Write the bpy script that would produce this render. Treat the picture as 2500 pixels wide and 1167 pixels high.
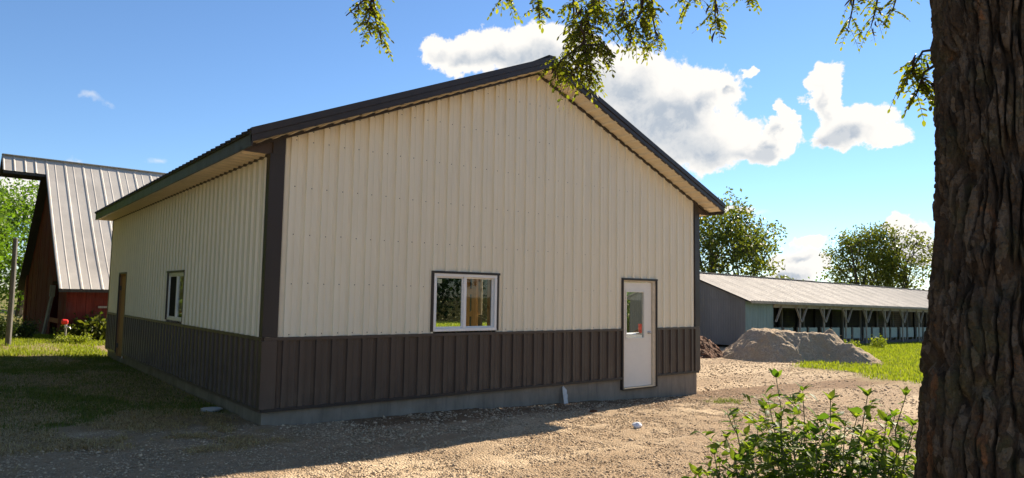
import bpy, bmesh, math, random
import numpy as np
from mathutils import Matrix, Vector

for o in list(bpy.data.objects):
    bpy.data.objects.remove(o, do_unlink=True)
scene = bpy.context.scene
COL = scene.collection
random.seed(7)
RNG = np.random.default_rng(11)

# ------------------------------------------------------------------ camera
F_PX, PITCH, ROLL, YAW = 1688.86, 0.0817, 0.0161, 0.6744
CAM = Vector((-3.1567, -9.0706, 1.5235))
fw0 = Vector((math.sin(YAW), math.cos(YAW), 0)); up0 = Vector((0, 0, 1)); rt0 = Vector((math.cos(YAW), -math.sin(YAW), 0))
fwd = fw0 * math.cos(PITCH) + up0 * math.sin(PITCH)
upv = up0 * math.cos(PITCH) - fw0 * math.sin(PITCH)
rt = rt0 * math.cos(ROLL) + upv * math.sin(ROLL)
up = upv * math.cos(ROLL) - rt0 * math.sin(ROLL)
cam = bpy.data.cameras.new('camera')
cam.lens = F_PX / 2500 * 36; cam.sensor_width = 36; cam.clip_start = 0.05; cam.clip_end = 5000
cam_ob = bpy.data.objects.new('camera', cam); COL.objects.link(cam_ob)
m = Matrix((rt, up, -fwd)).transposed().to_4x4(); m.translation = CAM
cam_ob.matrix_world = m
scene.camera = cam_ob

# ------------------------------------------------------------------ sky, sun, exposure
SUN_AZ = math.radians(75.5)      # from +Y towards +X
SUN_EL = math.radians(30.3)
SKY_STRENGTH, CLOUD_STRENGTH, SUN_STRENGTH, EXPOSURE = 0.068, 0.42, 5.0, 1.32
scene.view_settings.view_transform = 'Standard'
scene.view_settings.look = 'None'
scene.view_settings.exposure = EXPOSURE
scene.view_settings.gamma = 1
scene.view_settings.use_curve_mapping = False
scene.render.engine = 'CYCLES'
scene.cycles.use_denoising = True
scene.cycles.max_bounces = 8
scene.cycles.transparent_max_bounces = 16
scene.cycles.sample_clamp_indirect = 8

# (azimuth, elevation, half width, half height) of each cumulus lobe, in radians on the sky
CLOUDS = [(0.564, 0.343, 0.0331, 0.0196), (0.615, 0.342, 0.0515, 0.0301), (0.676, 0.343, 0.0607, 0.0383), (0.737, 0.347, 0.0542, 0.0392), (0.791, 0.316, 0.0681, 0.0468), (0.856, 0.3, 0.0749, 0.0494), (0.925, 0.275, 0.0668, 0.0465), (0.973, 0.29, 0.0301, 0.0248), (0.88, 0.246, 0.1124, 0.0641), (0.948, 0.214, 0.0868, 0.0401), (1.018, 0.205, 0.0522, 0.0219), (1.057, 0.247, 0.011, 0.016), (1.045, 0.219, 0.023, 0.019), (1.107, 0.29, 0.0208, 0.0246), (1.106, 0.259, 0.024, 0.027), (1.141, 0.229, 0.0515, 0.0299), (1.173, 0.208, 0.0301, 0.0153), (1.126, 0.215, 0.0406, 0.0199), (1.008, 0.305, 0.0108, 0.009), (1.085, 0.080, 0.026, 0.010), (1.078, 0.052, 0.042, 0.019), (1.062, 0.033, 0.036, 0.010), (1.192, 0.092, 0.032, 0.018), (1.205, 0.07, 0.030, 0.022), (0.985, 0.127, 0.0321, 0.0056), (0.044, 0.111, 0.0298, 0.0262), (0.074, 0.089, 0.0247, 0.0195)]
WISPS = [(0.118, 0.237, 0.014, 0.007), (0.197, 0.163, 0.016, 0.006), (0.103, 0.16, 0.010, 0.005), (1.017, 0.12, 0.022, 0.006)]
_r = random.Random(3)
for k in range(14):              # the same fair-weather cumulus goes on round the rest of the sky
    a = 1.6 + k * (4.3 / 14) + _r.uniform(-.1, .1)
    a = a - 2 * math.pi if a > math.pi else a
    e = _r.uniform(.12, .6); s = _r.uniform(.06, .12)
    CLOUDS += [(a, e, s, s * .55), (a + s * .8, e - s * .2, s * .7, s * .4)]


def world():
    w = bpy.data.worlds.new('World'); scene.world = w; w.use_nodes = True
    nt = w.node_tree; N = nt.nodes; L = nt.links; N.clear()

    def nd(t, **kw):
        n = N.new(t)
        for k, v in kw.items(): setattr(n, k, v)
        return n

    def mth(op, a, b=None, c=None):
        n = nd('ShaderNodeMath', operation=op)
        for i, v in enumerate((a, b, c)):
            if v is None: continue
            if isinstance(v, (int, float)): n.inputs[i].default_value = v
            else: L.new(v, n.inputs[i])
        return n.outputs[0]

    def mr(v, a, b, c=0., d=1., smooth=True):
        n = nd('ShaderNodeMapRange', interpolation_type='SMOOTHSTEP' if smooth else 'LINEAR')
        L.new(v, n.inputs['Value'])
        for k, q in zip(('From Min', 'From Max', 'To Min', 'To Max'), (a, b, c, d)): n.inputs[k].default_value = q
        return n.outputs[0]
    sky = nd('ShaderNodeTexSky', sky_type='NISHITA', sun_disc=False)
    sky.sun_elevation = SUN_EL; sky.sun_rotation = SUN_AZ
    sky.air_density = 1.0; sky.dust_density = 0.0; sky.ozone_density = 6.0; sky.altitude = 200
    bg = nd('ShaderNodeBackground'); bg.inputs[1].default_value = SKY_STRENGTH
    L.new(sky.outputs[0], bg.inputs[0])
    tc = nd('ShaderNodeTexCoord')
    sep = nd('ShaderNodeSeparateXYZ'); L.new(tc.outputs['Generated'], sep.inputs[0])
    az = mth('ARCTAN2', sep.outputs[0], sep.outputs[1])
    el = mth('ARCSINE', sep.outputs[2])
    cmb = nd('ShaderNodeCombineXYZ'); L.new(az, cmb.inputs[0]); L.new(el, cmb.inputs[1])

    def noise(vec, scale, detail, rough, dist=0.):
        n = nd('ShaderNodeTexNoise'); L.new(vec, n.inputs['Vector'])
        n.inputs['Scale'].default_value = scale; n.inputs['Detail'].default_value = detail
        n.inputs['Roughness'].default_value = rough; n.inputs['Distortion'].default_value = dist
        return n

    def vmath(op, a, b=None, c=None):
        n = nd('ShaderNodeVectorMath', operation=op)
        for i, v in enumerate((a, b, c)):
            if v is None: continue
            if isinstance(v, tuple): n.inputs[i].default_value = v
            else: L.new(v, n.inputs[i])
        return n
    # warp the sky coordinates a little, so that the lobes get ragged outlines
    wn = noise(cmb.outputs[0], 16, 5, .6)
    w1 = vmath('SUBTRACT', wn.outputs['Color'], (.5, .5, .5))
    pos = vmath('MULTIPLY_ADD', w1.outputs[0], (.075, .055, 0), cmb.outputs[0]).outputs[0]

    def field(shift):
        p = vmath('ADD', pos, shift).outputs[0] if shift else pos
        acc = None
        for (a, e, ra, rb) in CLOUDS:
            q = vmath('MULTIPLY_ADD', p, (1 / ra, 1 / rb, 0), (-a / ra, -e / rb, 0))
            ln = vmath('LENGTH', q.outputs[0]).outputs['Value']
            acc = ln if acc is None else mth('SMOOTH_MIN', acc, ln, .5)
        return mth('SUBTRACT', 1.0, acc)
    Fd = field(None)
    n1 = noise(cmb.outputs[0], 24, 9, .62, .3).outputs[0]
    n2 = noise(cmb.outputs[0], 9, 6, .55, .2).outputs[0]
    lit = vmath('ADD', cmb.outputs[0], (-.011, -.012, 0)).outputs[0]
    n1s = noise(lit, 24, 6, .62, .3).outputs[0]
    n3 = noise(cmb.outputs[0], 75, 6, .6, .2).outputs[0]
    D = mth('ADD', Fd, mth('MULTIPLY', mth('SUBTRACT', n1, .44), 1.15))
    D = mth('ADD', D, mth('MULTIPLY', mth('SUBTRACT', n3, .5), .55))
    acc = None
    for (a, e, ra, rb) in WISPS:
        q = vmath('MULTIPLY_ADD', pos, (1 / ra, 1 / rb, 0), (-a / ra, -e / rb, 0))
        ln = vmath('LENGTH', q.outputs[0]).outputs['Value']
        acc = ln if acc is None else mth('MINIMUM', acc, ln)
    alpha = mth('MAXIMUM', mr(D, .0, .22), mth('MULTIPLY', mr(mth('SUBTRACT', 1.0, acc), 0., 1.), .4))
    core = mth('ADD', Fd, mth('MULTIPLY', mth('SUBTRACT', n2, .5), .9))
    core = mth('ADD', core, mth('MULTIPLY', mth('SUBTRACT', n1, .5), .25))
    sunward = mth('ADD', field((.022, .020, 0)), mth('MULTIPLY', mth('SUBTRACT', n1, .5), .55))
    thick = mth('MULTIPLY', mr(core, .12, .66), mr(sunward, .05, .66))
    # billows: sides turned towards the sun are brighter
    bil = mr(mth('SUBTRACT', n1, n1s), -.09, .09)
    shade = mth('SUBTRACT', 1.0, mth('MULTIPLY', thick, mth('MULTIPLY_ADD', bil, -.30, 1.0)))
    mix = nd('ShaderNodeMix', data_type='RGBA')
    L.new(shade, mix.inputs['Factor'])
    mix.inputs['A'].default_value = (.48, .54, .62, 1); mix.inputs['B'].default_value = (1.0, .97, .92, 1)
    bgc = nd('ShaderNodeBackground'); bgc.inputs[1].default_value = CLOUD_STRENGTH
    L.new(mix.outputs['Result'], bgc.inputs[0])
    ms = nd('ShaderNodeMixShader'); L.new(alpha, ms.inputs[0]); L.new(bg.outputs[0], ms.inputs[1]); L.new(bgc.outputs[0], ms.inputs[2])
    out = nd('ShaderNodeOutputWorld'); L.new(ms.outputs[0], out.inputs[0])


world()
sl = bpy.data.lights.new('sun', 'SUN'); sl.energy = SUN_STRENGTH; sl.angle = math.radians(.53); sl.color = (1, .87, .70)
so = bpy.data.objects.new('sun', sl); COL.objects.link(so)
sdir = Vector((math.sin(SUN_AZ) * math.cos(SUN_EL), math.cos(SUN_AZ) * math.cos(SUN_EL), math.sin(SUN_EL)))
so.rotation_euler = sdir.to_track_quat('Z', 'Y').to_euler(); so.location = sdir * 50


# ------------------------------------------------------------------ helpers
def hash2(ix, iy, seed):
    h = (ix.astype(np.int64) * 374761393 + iy.astype(np.int64) * 668265263 + seed * 1442695041) & 0xFFFFFFFF
    h = ((h ^ (h >> 13)) * 1274126177) & 0xFFFFFFFF
    h = h ^ (h >> 16)
    return (h & 0xFFFFFF) / float(0xFFFFFF)


def vnoise(x, y, seed=0):
    x = np.asarray(x, float); y = np.asarray(y, float)
    ix = np.floor(x); iy = np.floor(y); fx = x - ix; fy = y - iy
    fx = fx * fx * (3 - 2 * fx); fy = fy * fy * (3 - 2 * fy)
    a = hash2(ix, iy, seed); b = hash2(ix + 1, iy, seed); c = hash2(ix, iy + 1, seed); d = hash2(ix + 1, iy + 1, seed)
    return (a * (1 - fx) + b * fx) * (1 - fy) + (c * (1 - fx) + d * fx) * fy


def fbm(x, y, seed=0, octaves=4, gain=.5):
    s = 0; a = 1; t = 0
    for k in range(octaves):
        s = s + a * vnoise(np.asarray(x) * 2 ** k, np.asarray(y) * 2 ** k, seed + k * 17); t += a; a *= gain
    return s / t


def sstep(x, a, b):
    t = np.clip((x - a) / (b - a), 0, 1); return t * t * (3 - 2 * t)


def np_mesh(name, verts, faces, smooth=False):
    """faces: (n,3) or (n,4) int array"""
    me = bpy.data.meshes.new(name)
    verts = np.ascontiguousarray(verts, dtype=np.float32); faces = np.ascontiguousarray(faces, dtype=np.int32)
    nf, k = faces.shape
    me.vertices.add(len(verts)); me.vertices.foreach_set('co', verts.ravel())
    me.loops.add(nf * k); me.loops.foreach_set('vertex_index', faces.ravel())
    me.polygons.add(nf); me.polygons.foreach_set('loop_start', np.arange(nf, dtype=np.int32) * k)
    me.polygons.foreach_set('loop_total', np.full(nf, k, dtype=np.int32))
    if smooth: me.polygons.foreach_set('use_smooth', np.ones(nf, dtype=bool))
    me.update(calc_edges=True); me.validate()
    return me


def link(name, me, mat, parent=None, loc=None):
    o = bpy.data.objects.new(name, me); COL.objects.link(o)
    if mat is not None and me is not None and not me.materials: me.materials.append(mat)
    if parent is not None: o.parent = parent
    if loc is not None: o.location = loc
    return o


def tag(o, label, cat, group=None):
    o['label'] = label; o['category'] = cat
    if group: o['group'] = group
    return o


def empty(name, loc=(0, 0, 0), rz=0):
    o = bpy.data.objects.new(name, None); COL.objects.link(o); o.location = loc; o.rotation_euler = (0, 0, rz)
    o.empty_display_size = .2
    return o


class MB:
    """collects simple solids, then links them as one mesh"""
    def __init__(s): s.v = []; s.f = []

    def poly(s, pts, faces):
        b = len(s.v); s.v += [tuple(p) for p in pts]; s.f += [tuple(b + i for i in f) for f in faces]; return s

    def box(s, a, b):
        (x0, y0, z0), (x1, y1, z1) = [min(i, j) for i, j in zip(a, b)], [max(i, j) for i, j in zip(a, b)]
        return s.poly([(x0, y0, z0), (x1, y0, z0), (x1, y1, z0), (x0, y1, z0), (x0, y0, z1), (x1, y0, z1), (x1, y1, z1), (x0, y1, z1)],
                      [(0, 3, 2, 1), (4, 5, 6, 7), (0, 1, 5, 4), (1, 2, 6, 5), (2, 3, 7, 6), (3, 0, 4, 7)])

    def bar(s, p, q, w, h, up=(0, 0, 1)):
        """box of width w and height h from p to q"""
        p = Vector(p); q = Vector(q); d = (q - p).normalized(); u = Vector(up)
        sx = d.cross(u)
        if sx.length < 1e-4: sx = d.cross(Vector((1, 0, 0)))
        sx.normalize(); sz = sx.cross(d)
        pts = []
        for c in (p, q):
            for a, b in ((-1, -1), (1, -1), (1, 1), (-1, 1)): pts.append(c + sx * (a * w / 2) + sz * (b * h / 2))
        return s.poly(pts, [(3, 2, 1, 0), (4, 5, 6, 7), (0, 1, 5, 4), (1, 2, 6, 5), (2, 3, 7, 6), (3, 0, 4, 7)])

    def tube(s, pts, radii, n=8, cap=True):
        pts = [Vector(p) for p in pts]
        b = len(s.v); ref = Vector((.3, .5, .8)).normalized()
        for i, p in enumerate(pts):
            d = (pts[min(i + 1, len(pts) - 1)] - pts[max(i - 1, 0)]).normalized()
            x = d.cross(ref)
            if x.length < .1: x = d.cross(Vector((1, 0, 0)))
            x.normalize(); y = d.cross(x)
            for k in range(n):
                t = 2 * math.pi * k / n
                s.v.append(tuple(p + (x * math.cos(t) + y * math.sin(t)) * radii[i]))
        for i in range(len(pts) - 1):
            for k in range(n):
                s.f.append((b + i * n + k, b + i * n + (k + 1) % n, b + (i + 1) * n + (k + 1) % n, b + (i + 1) * n + k))
        if cap:
            s.f.append(tuple(b + k for k in range(n))[::-1]); s.f.append(tuple(b + (len(pts) - 1) * n + k for k in range(n)))
        return s

    def lathe(s, prof, c=(0, 0, 0), n=20):
        b = len(s.v)
        for r, z in prof:
            for k in range(n):
                t = 2 * math.pi * k / n; s.v.append((c[0] + r * math.cos(t), c[1] + r * math.sin(t), c[2] + z))
        for i in range(len(prof) - 1):
            for k in range(n):
                s.f.append((b + i * n + k, b + i * n + (k + 1) % n, b + (i + 1) * n + (k + 1) % n, b + (i + 1) * n + k))
        s.f.append(tuple(b + k for k in range(n))[::-1]); s.f.append(tuple(b + (len(prof) - 1) * n + k for k in range(n)))
        return s

    def build(s, name, mat, parent=None, bevel=0, smooth=False, recalc=True):
        me = bpy.data.meshes.new(name); me.from_pydata(s.v, [], s.f); me.update()
        if recalc or bevel:
            bm = bmesh.new(); bm.from_mesh(me); bmesh.ops.recalc_face_normals(bm, faces=bm.faces)
            if bevel: bmesh.ops.bevel(bm, geom=bm.edges[:], offset=bevel, segments=2, affect='EDGES', clamp_overlap=True)
            bm.to_mesh(me); bm.free()
        if smooth:
            for p in me.polygons: p.use_smooth = True
        return link(name, me, mat, parent)


# ------------------------------------------------------------------ materials
class Mat:
    def __init__(s, name):
        s.m = bpy.data.materials.new(name); s.m.use_nodes = True
        s.nt = s.m.node_tree; s.N = s.nt.nodes; s.L = s.nt.links
        s.b = s.N['Principled BSDF']; s.out = s.N['Material Output']

    def nd(s, t, **kw):
        n = s.N.new(t)
        for k, v in kw.items(): setattr(n, k, v)
        return n

    def coord(s, kind='Object', scale=(1, 1, 1)):
        t = s.nd('ShaderNodeTexCoord'); mp = s.nd('ShaderNodeMapping'); mp.inputs['Scale'].default_value = scale
        s.L.new(t.outputs[kind], mp.inputs[0]); return mp.outputs[0]

    def wcoord(s, scale=(1, 1, 1)):
        t = s.nd('ShaderNodeNewGeometry'); mp = s.nd('ShaderNodeMapping'); mp.inputs['Scale'].default_value = scale
        s.L.new(t.outputs['Position'], mp.inputs[0]); return mp.outputs[0]

    def noise(s, vec, scale, detail=4, rough=.55, dist=0):
        n = s.nd('ShaderNodeTexNoise'); s.L.new(vec, n.inputs['Vector'])
        n.inputs['Scale'].default_value = scale; n.inputs['Detail'].default_value = detail
        n.inputs['Roughness'].default_value = rough; n.inputs['Distortion'].default_value = dist
        return n.outputs['Fac']

    def voro(s, vec, scale, feature='F1'):
        n = s.nd('ShaderNodeTexVoronoi', feature=feature); s.L.new(vec, n.inputs['Vector']); n.inputs['Scale'].default_value = scale
        return n

    def mr(s, v, a, b, c=0., d=1.):
        n = s.nd('ShaderNodeMapRange'); s.L.new(v, n.inputs['Value'])
        for k, q in zip(('From Min', 'From Max', 'To Min', 'To Max'), (a, b, c, d)): n.inputs[k].default_value = q
        return n.outputs[0]

    def mix(s, f, a, b, blend='MIX'):
        n = s.nd('ShaderNodeMix', data_type='RGBA', blend_type=blend)
        for key, v in (('Factor', f), ('A', a), ('B', b)):
            if isinstance(v, (int, float)): n.inputs[key].default_value = v
            elif isinstance(v, tuple): n.inputs[key].default_value = v + (1,) if len(v) == 3 else v
            else: s.L.new(v, n.inputs[key])
        return n.outputs['Result']

    def math(s, op, a, b=0.):
        n = s.nd('ShaderNodeMath', operation=op)
        for i, v in enumerate((a, b)):
            if isinstance(v, (int, float)): n.inputs[i].default_value = v
            else: s.L.new(v, n.inputs[i])
        return n.outputs[0]

    def color(s, c):
        if isinstance(c, tuple): s.b.inputs['Base Color'].default_value = c + (1,)
        else: s.L.new(c, s.b.inputs['Base Color'])
        return s

    def set(s, rough=None, metal=None, spec=None):
        if rough is not None:
            if isinstance(rough, float): s.b.inputs['Roughness'].default_value = rough
            else: s.L.new(rough, s.b.inputs['Roughness'])
        if metal is not None: s.b.inputs['Metallic'].default_value = metal
        if spec is not None: s.b.inputs['Specular IOR Level'].default_value = spec
        return s

    def bump(s, h, strength=.5, dist=.01):
        n = s.nd('ShaderNodeBump'); n.inputs['Strength'].default_value = strength; n.inputs['Distance'].default_value = dist
        s.L.new(h, n.inputs['Height']); s.L.new(n.outputs[0], s.b.inputs['Normal']); return s


def painted(name, c, rough=.42, var=.12, streak=True, spec=.4, dust=False):
    M = Mat(name); v = M.wcoord((3, 3, .35) if streak else (2, 2, 2))
    n = M.noise(v, 2.2, 5, .6)
    f = M.noise(M.wcoord(), 70, 2, .5)
    d = tuple(x * (1 - var) for x in c); e = tuple(min(1, x * (1 + var)) for x in c)
    col = M.mix(M.mr(n, .3, .7), d, e)
    ob = M.nd('ShaderNodeObjectInfo')           # sheets differ a little from one another
    col = M.mix(M.mr(ob.outputs['Random'], 0, 1, 0, .07), col, tuple(x * .55 for x in c))
    if dust:                                    # dried mud splashed up from the ground
        g = M.nd('ShaderNodeNewGeometry'); sz = M.nd('ShaderNodeSeparateXYZ'); M.L.new(g.outputs['Position'], sz.inputs[0])
        k = M.math('MULTIPLY', M.mr(sz.outputs[2], .0, .55, 1, 0), M.mr(M.noise(M.wcoord((1, 1, .6)), 3.5, 6, .7), .4, .75))
        col = M.mix(M.math('MULTIPLY', k, .4), col, (.26, .20, .14))
    M.color(col).set(M.mr(f, .3, .7, rough - .06, rough + .06), 0, spec)
    # oil canning of sheet metal
    M.bump(M.noise(M.wcoord((1, 1, .4)), 3.0, 2), .4, .03)
    return M.m


def galvanised(name, c, rough=.45, metal=.55, rust=.25, scale=1.):
    M = Mat(name); v = M.wcoord((1, 1, 1))
    n = M.noise(M.wcoord((.6 * scale, .6 * scale, .25)), 1.5, 5, .65)
    n2 = M.noise(v, 12, 3)
    base = M.mix(M.mr(n, .3, .7), tuple(x * .78 for x in c), tuple(min(1, x * 1.12) for x in c))
    base = M.mix(M.mr(M.math('MULTIPLY', n, n2), .33, .48, 0, rust), base, (.30, .20, .13))
    M.color(base).set(M.mr(n2, .3, .7, rough - .1, rough + .1), metal, .4 if rough < .7 else .12)
    return M.m


def wood(name, c, c2, scale=1., rough=.75):
    M = Mat(name); v = M.coord('Object', (14 * scale, 14 * scale, .8 * scale))
    n = M.noise(v, 1.6, 6, .6, .8); k = M.noise(M.coord('Object'), 3 * scale, 3)
    M.color(M.mix(M.mr(M.math('MULTIPLY', n, M.mr(k, .2, .8, .7, 1.3)), .3, .65), c, c2)).set(rough, 0, .25)
    M.bump(n, .4, .004); return M.m


def leafmat(name, c, c2, trans=.45, hue=.0, rough=.45):
    """leaf with light passing through; colour varies from leaf to leaf"""
    M = Mat(name); g = M.nd('ShaderNodeNewGeometry'); ob = M.nd('ShaderNodeObjectInfo')
    r = M.math('FRACT', M.math('ADD', g.outputs['Random Per Island'], ob.outputs['Random']))
    col = M.mix(M.mr(r, 0, 1), c, c2)
    M.color(col).set(rough, 0, .2)
    tr = M.nd('ShaderNodeBsdfTranslucent')
    tcol = M.mix(1.0, col, (1.25, 1.35, .45), 'MULTIPLY'); M.L.new(tcol, tr.inputs[0])
    ms = M.nd('ShaderNodeMixShader'); ms.inputs[0].default_value = trans
    M.L.new(M.b.outputs[0], ms.inputs[1]); M.L.new(tr.outputs[0], ms.inputs[2]); M.L.new(ms.outputs[0], M.out.inputs[0])
    return M.m


def glass(name, tint=(.93, .96, .95)):
    M = Mat(name); M.N.remove(M.b)
    lw = M.nd('ShaderNodeLayerWeight'); lw.inputs[0].default_value = .5
    p = M.math('POWER', lw.outputs['Facing'], 5.0)
    f = M.math('MULTIPLY_ADD', p, .9); M.N[-1].inputs[2].default_value = .045
    t = M.nd('ShaderNodeBsdfTransparent'); t.inputs[0].default_value = tint + (1,)
    g = M.nd('ShaderNodeBsdfGlossy'); g.inputs['Roughness'].default_value = .02
    ms = M.nd('ShaderNodeMixShader'); M.L.new(f, ms.inputs[0]); M.L.new(t.outputs[0], ms.inputs[1]); M.L.new(g.outputs[0], ms.inputs[2])
    M.L.new(ms.outputs[0], M.out.inputs[0]); return M.m


def plain(name, c, rough=.6, metal=0., spec=.4, var=.12):
    M = Mat(name); n = M.noise(M.coord('Object'), 9, 4)
    M.color(M.mix(M.mr(n, .3, .7), tuple(x * (1 - var) for x in c), tuple(min(1, x * (1 + var)) for x in c))).set(rough, metal, spec); return M.m


CREAM = painted('cream_sheet', (.84, .76, .585), .40, .04)
BROWN = painted('brown_sheet', (.082, .060, .048), .42, .10, dust=True)
TRIM = painted('dark_trim', (.046, .038, .034), .42, .10, spec=.35)
SOFFIT = painted('soffit_sheet', (.78, .68, .50), .45, .05)
VINYL = plain('white_vinyl', (.84, .82, .79), .35, var=.02)
DOORM = plain('door_paint', (.82, .77, .68), .40, var=.02)
JAMB = plain('door_jamb_paint', (.62, .52, .38), .5)
GLASS = glass('window_glass')
SCREEN = plain('insect_screen', (.018, .019, .02), .8, spec=.1)
STEEL = plain('steel', (.55, .55, .55), .3, .9)
SCREWM = plain('screw_paint', (.10, .09, .08), .5)
STICKER = plain('sticker_paper', (.62, .60, .45), .8)
LUMBER = wood('lumber_sun_tint', (.62, .29, .08), (.76, .40, .13))  # bright orange puts sunlight into the post's colour; no sun reaches it
LUMBER2 = wood('dull_lumber', (.30, .16, .07), (.40, .23, .11))
GREYWOOD = wood('weathered_wood', (.24, .22, .19), (.40, .37, .32))
DARKPOLE = wood('dark_weathered_pole', (.10, .095, .08), (.17, .16, .14))
DARKWOOD = wood('dark_boards', (.045, .042, .04), (.075, .07, .065))


def concrete_mat():
    M = Mat('concrete'); v = M.wcoord((1, 1, .5)); n = M.noise(v, 2.5, 6, .65); st = M.noise(M.wcoord((5, 5, .5)), 2, 4, .6); f = M.noise(M.wcoord(), 90, 3)
    c = M.mix(M.mr(n, .3, .7), (.19, .165, .13), (.32, .28, .225))
    c = M.mix(M.mr(st, .52, .72, 0, .55), c, (.13, .115, .10))
    M.color(c).set(.85, 0, .2).bump(M.math('ADD', n, M.math('MULTIPLY', f, .3)), .5, .01); return M.m


CONC = concrete_mat()


def barnwood_mat():
    M = Mat('red_barn_boards'); v = M.wcoord((7, 7, .5)); n = M.noise(v, 1.5, 6, .65); k = M.noise(M.wcoord(), .9, 4, .6)
    c = M.mix(M.mr(n, .3, .7), (.10, .020, .016), (.21, .042, .032))
    c = M.mix(M.mr(k, .55, .75, 0, .55), c, (.12, .09, .08))
    M.color(c).set(.85, 0, .2).bump(n, .5, .01); return M.m


BARNRED = barnwood_mat()
BARNROOF = galvanised('barn_roof_sheet', (.60, .555, .49), .55, .05, .08)
SHEDROOF = galvanised('shed_roof_sheet', (.50, .45, .38), .8, .0, .06)
SHEDWALL = galvanised('shed_wall_sheet', (.165, .175, .175), .5, .10, .08)
SHEDGREEN = painted('pale_green_sheet', (.17, .25, .25), .5, .12)
PANELW = plain('pen_door_paint', (.26, .33, .30), .6)


def ground_mat():
    M = Mat('ground_surface')
    a = M.nd('ShaderNodeVertexColor'); a.layer_name = 'zone'
    sp = M.nd('ShaderNodeSeparateColor'); M.L.new(a.outputs[0], sp.inputs[0])
    w = M.wcoord()
    n0 = M.noise(w, .7, 5, .6); n1 = M.noise(w, 6, 5, .65); n2 = M.noise(w, 45, 3, .6)
    vo = M.voro(w, 42); vo2 = M.voro(w, 90)
    sepv = M.nd('ShaderNodeSeparateColor'); M.L.new(vo.outputs['Color'], sepv.inputs[0])
    grav = M.mix(M.mr(sepv.outputs[0], 0, 1), (.35, .265, .165), (.70, .55, .375))
    grav = M.mix(M.mr(n1, .35, .7, 0, .65), grav, (.46, .335, .205))
    grav = M.mix(M.mr(n0, .45, .7, 0, .5), grav, (.52, .39, .245))
    dirt = M.mix(M.mr(n1, .3, .7), (.12, .075, .042), (.29, .185, .105))
    soil = M.mix(M.mr(n1, .3, .7), (.11, .12, .035), (.25, .215, .08))
    straw = M.mix(M.mr(n1, .3, .7), (.20, .135, .06), (.38, .27, .13))
    c = M.mix(sp.outputs[1], grav, dirt)
    c = M.mix(sp.outputs[2], c, straw)
    c = M.mix(sp.outputs[0], c, soil)
    M.color(c).set(.95, 0, .1)
    h = M.math('ADD', M.math('MULTIPLY', vo.outputs['Distance'], -1.2), M.math('ADD', M.math('MULTIPLY', vo2.outputs['Distance'], -.5), M.math('MULTIPLY', n2, .6)))
    M.bump(h, .9, .02); return M.m


GROUND = ground_mat()


def pile_mat(name, c1, c2, c3, sc):
    M = Mat(name); w = M.wcoord(); n = M.noise(w, 1.6, 5, .6); v = M.voro(w, sc); f = M.noise(w, sc * 1.7, 3)
    s2 = M.nd('ShaderNodeSeparateColor'); M.L.new(v.outputs['Color'], s2.inputs[0])
    c = M.mix(M.mr(s2.outputs[0], 0, 1), c1, c2); c = M.mix(M.mr(n, .42, .68, 0, .8), c, c3)
    M.color(c).set(.95, 0, .1).bump(M.math('ADD', M.math('MULTIPLY', v.outputs['Distance'], -1.), M.math('MULTIPLY', f, .5)), 1., .05); return M.m


PILE = pile_mat('crushed_stone', (.36, .275, .18), (.58, .46, .325), (.48, .34, .20), 26)
DIRT = pile_mat('brown_soil', (.07, .033, .018), (.17, .085, .05), (.11, .06, .035), 9)
STONE = Mat('gravel_stone')
_g = STONE.nd('ShaderNodeNewGeometry')
STONE.color(STONE.mix(STONE.mr(_g.outputs['Random Per Island'], 0, 1), (.30, .22, .14), (.68, .53, .36))).set(.9, 0, .15)
STONE = STONE.m
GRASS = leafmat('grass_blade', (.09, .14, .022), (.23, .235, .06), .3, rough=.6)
GRASSL = leafmat('grass_blade_sun_tint', (.17, .22, .016), (.32, .34, .05), .4, rough=.6)  # lighter copy of the grass blade, with sunlight put into its colour
STRAWM = leafmat('dry_grass', (.34, .23, .10), (.54, .41, .20), .2)
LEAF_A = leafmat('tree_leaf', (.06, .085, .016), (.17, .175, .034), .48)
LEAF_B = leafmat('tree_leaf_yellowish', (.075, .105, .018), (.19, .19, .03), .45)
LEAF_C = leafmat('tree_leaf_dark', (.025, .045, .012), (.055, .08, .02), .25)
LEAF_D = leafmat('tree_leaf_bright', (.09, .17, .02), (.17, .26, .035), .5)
LEAF_L = leafmat('locust_leaflet', (.085, .115, .014), (.26, .25, .034), .62, rough=.6)
LEAF_S = leafmat('shrub_leaf', (.045, .10, .014), (.22, .27, .038), .52, rough=.6)
STEMM = plain('green_stem', (.10, .12, .05), .6)
TWIG = plain('twig_bark', (.075, .055, .04), .85, spec=.1)
PODM = plain('pod_skin', (.05, .022, .016), .5)
BARKF = plain('far_bark', (.085, .07, .055), .9, spec=.1)


def bark_mat():
    M = Mat('furrowed_bark'); w = M.coord('Object'); st = M.coord('Object', (1, 1, .3))
    n = M.noise(st, 14, 6, .65); l = M.noise(w, 6, 5, .65); f = M.noise(w, 75, 4, .65); o = M.noise(M.coord('Object', (1, 1, .5)), 6.5, 5, .6, .8)
    v = M.voro(M.coord('Object', (1, 1, .4)), 38); sc_ = M.nd('ShaderNodeSeparateColor'); M.L.new(v.outputs['Color'], sc_.inputs[0])
    c = M.mix(M.mr(n, .3, .7), (.020, .015, .011), (.105, .076, .052))
    c = M.mix(M.mr(sc_.outputs[0], .55, 1., 0, .7), c, (.19, .15, .11))
    c = M.mix(M.mr(l, .50, .68, 0, .6), c, (.075, .075, .035))
    c = M.mix(M.mr(o, .63, .70, 0, .75), c, (.26, .12, .055))
    c = M.mix(M.mr(f, .52, .72, 0, .6), c, (.025, .018, .013))
    M.color(c).set(.95, 0, .1).bump(M.math('ADD', f, M.math('MULTIPLY', n, .6)), 1., .015); return M.m


BARK = bark_mat()

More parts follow.
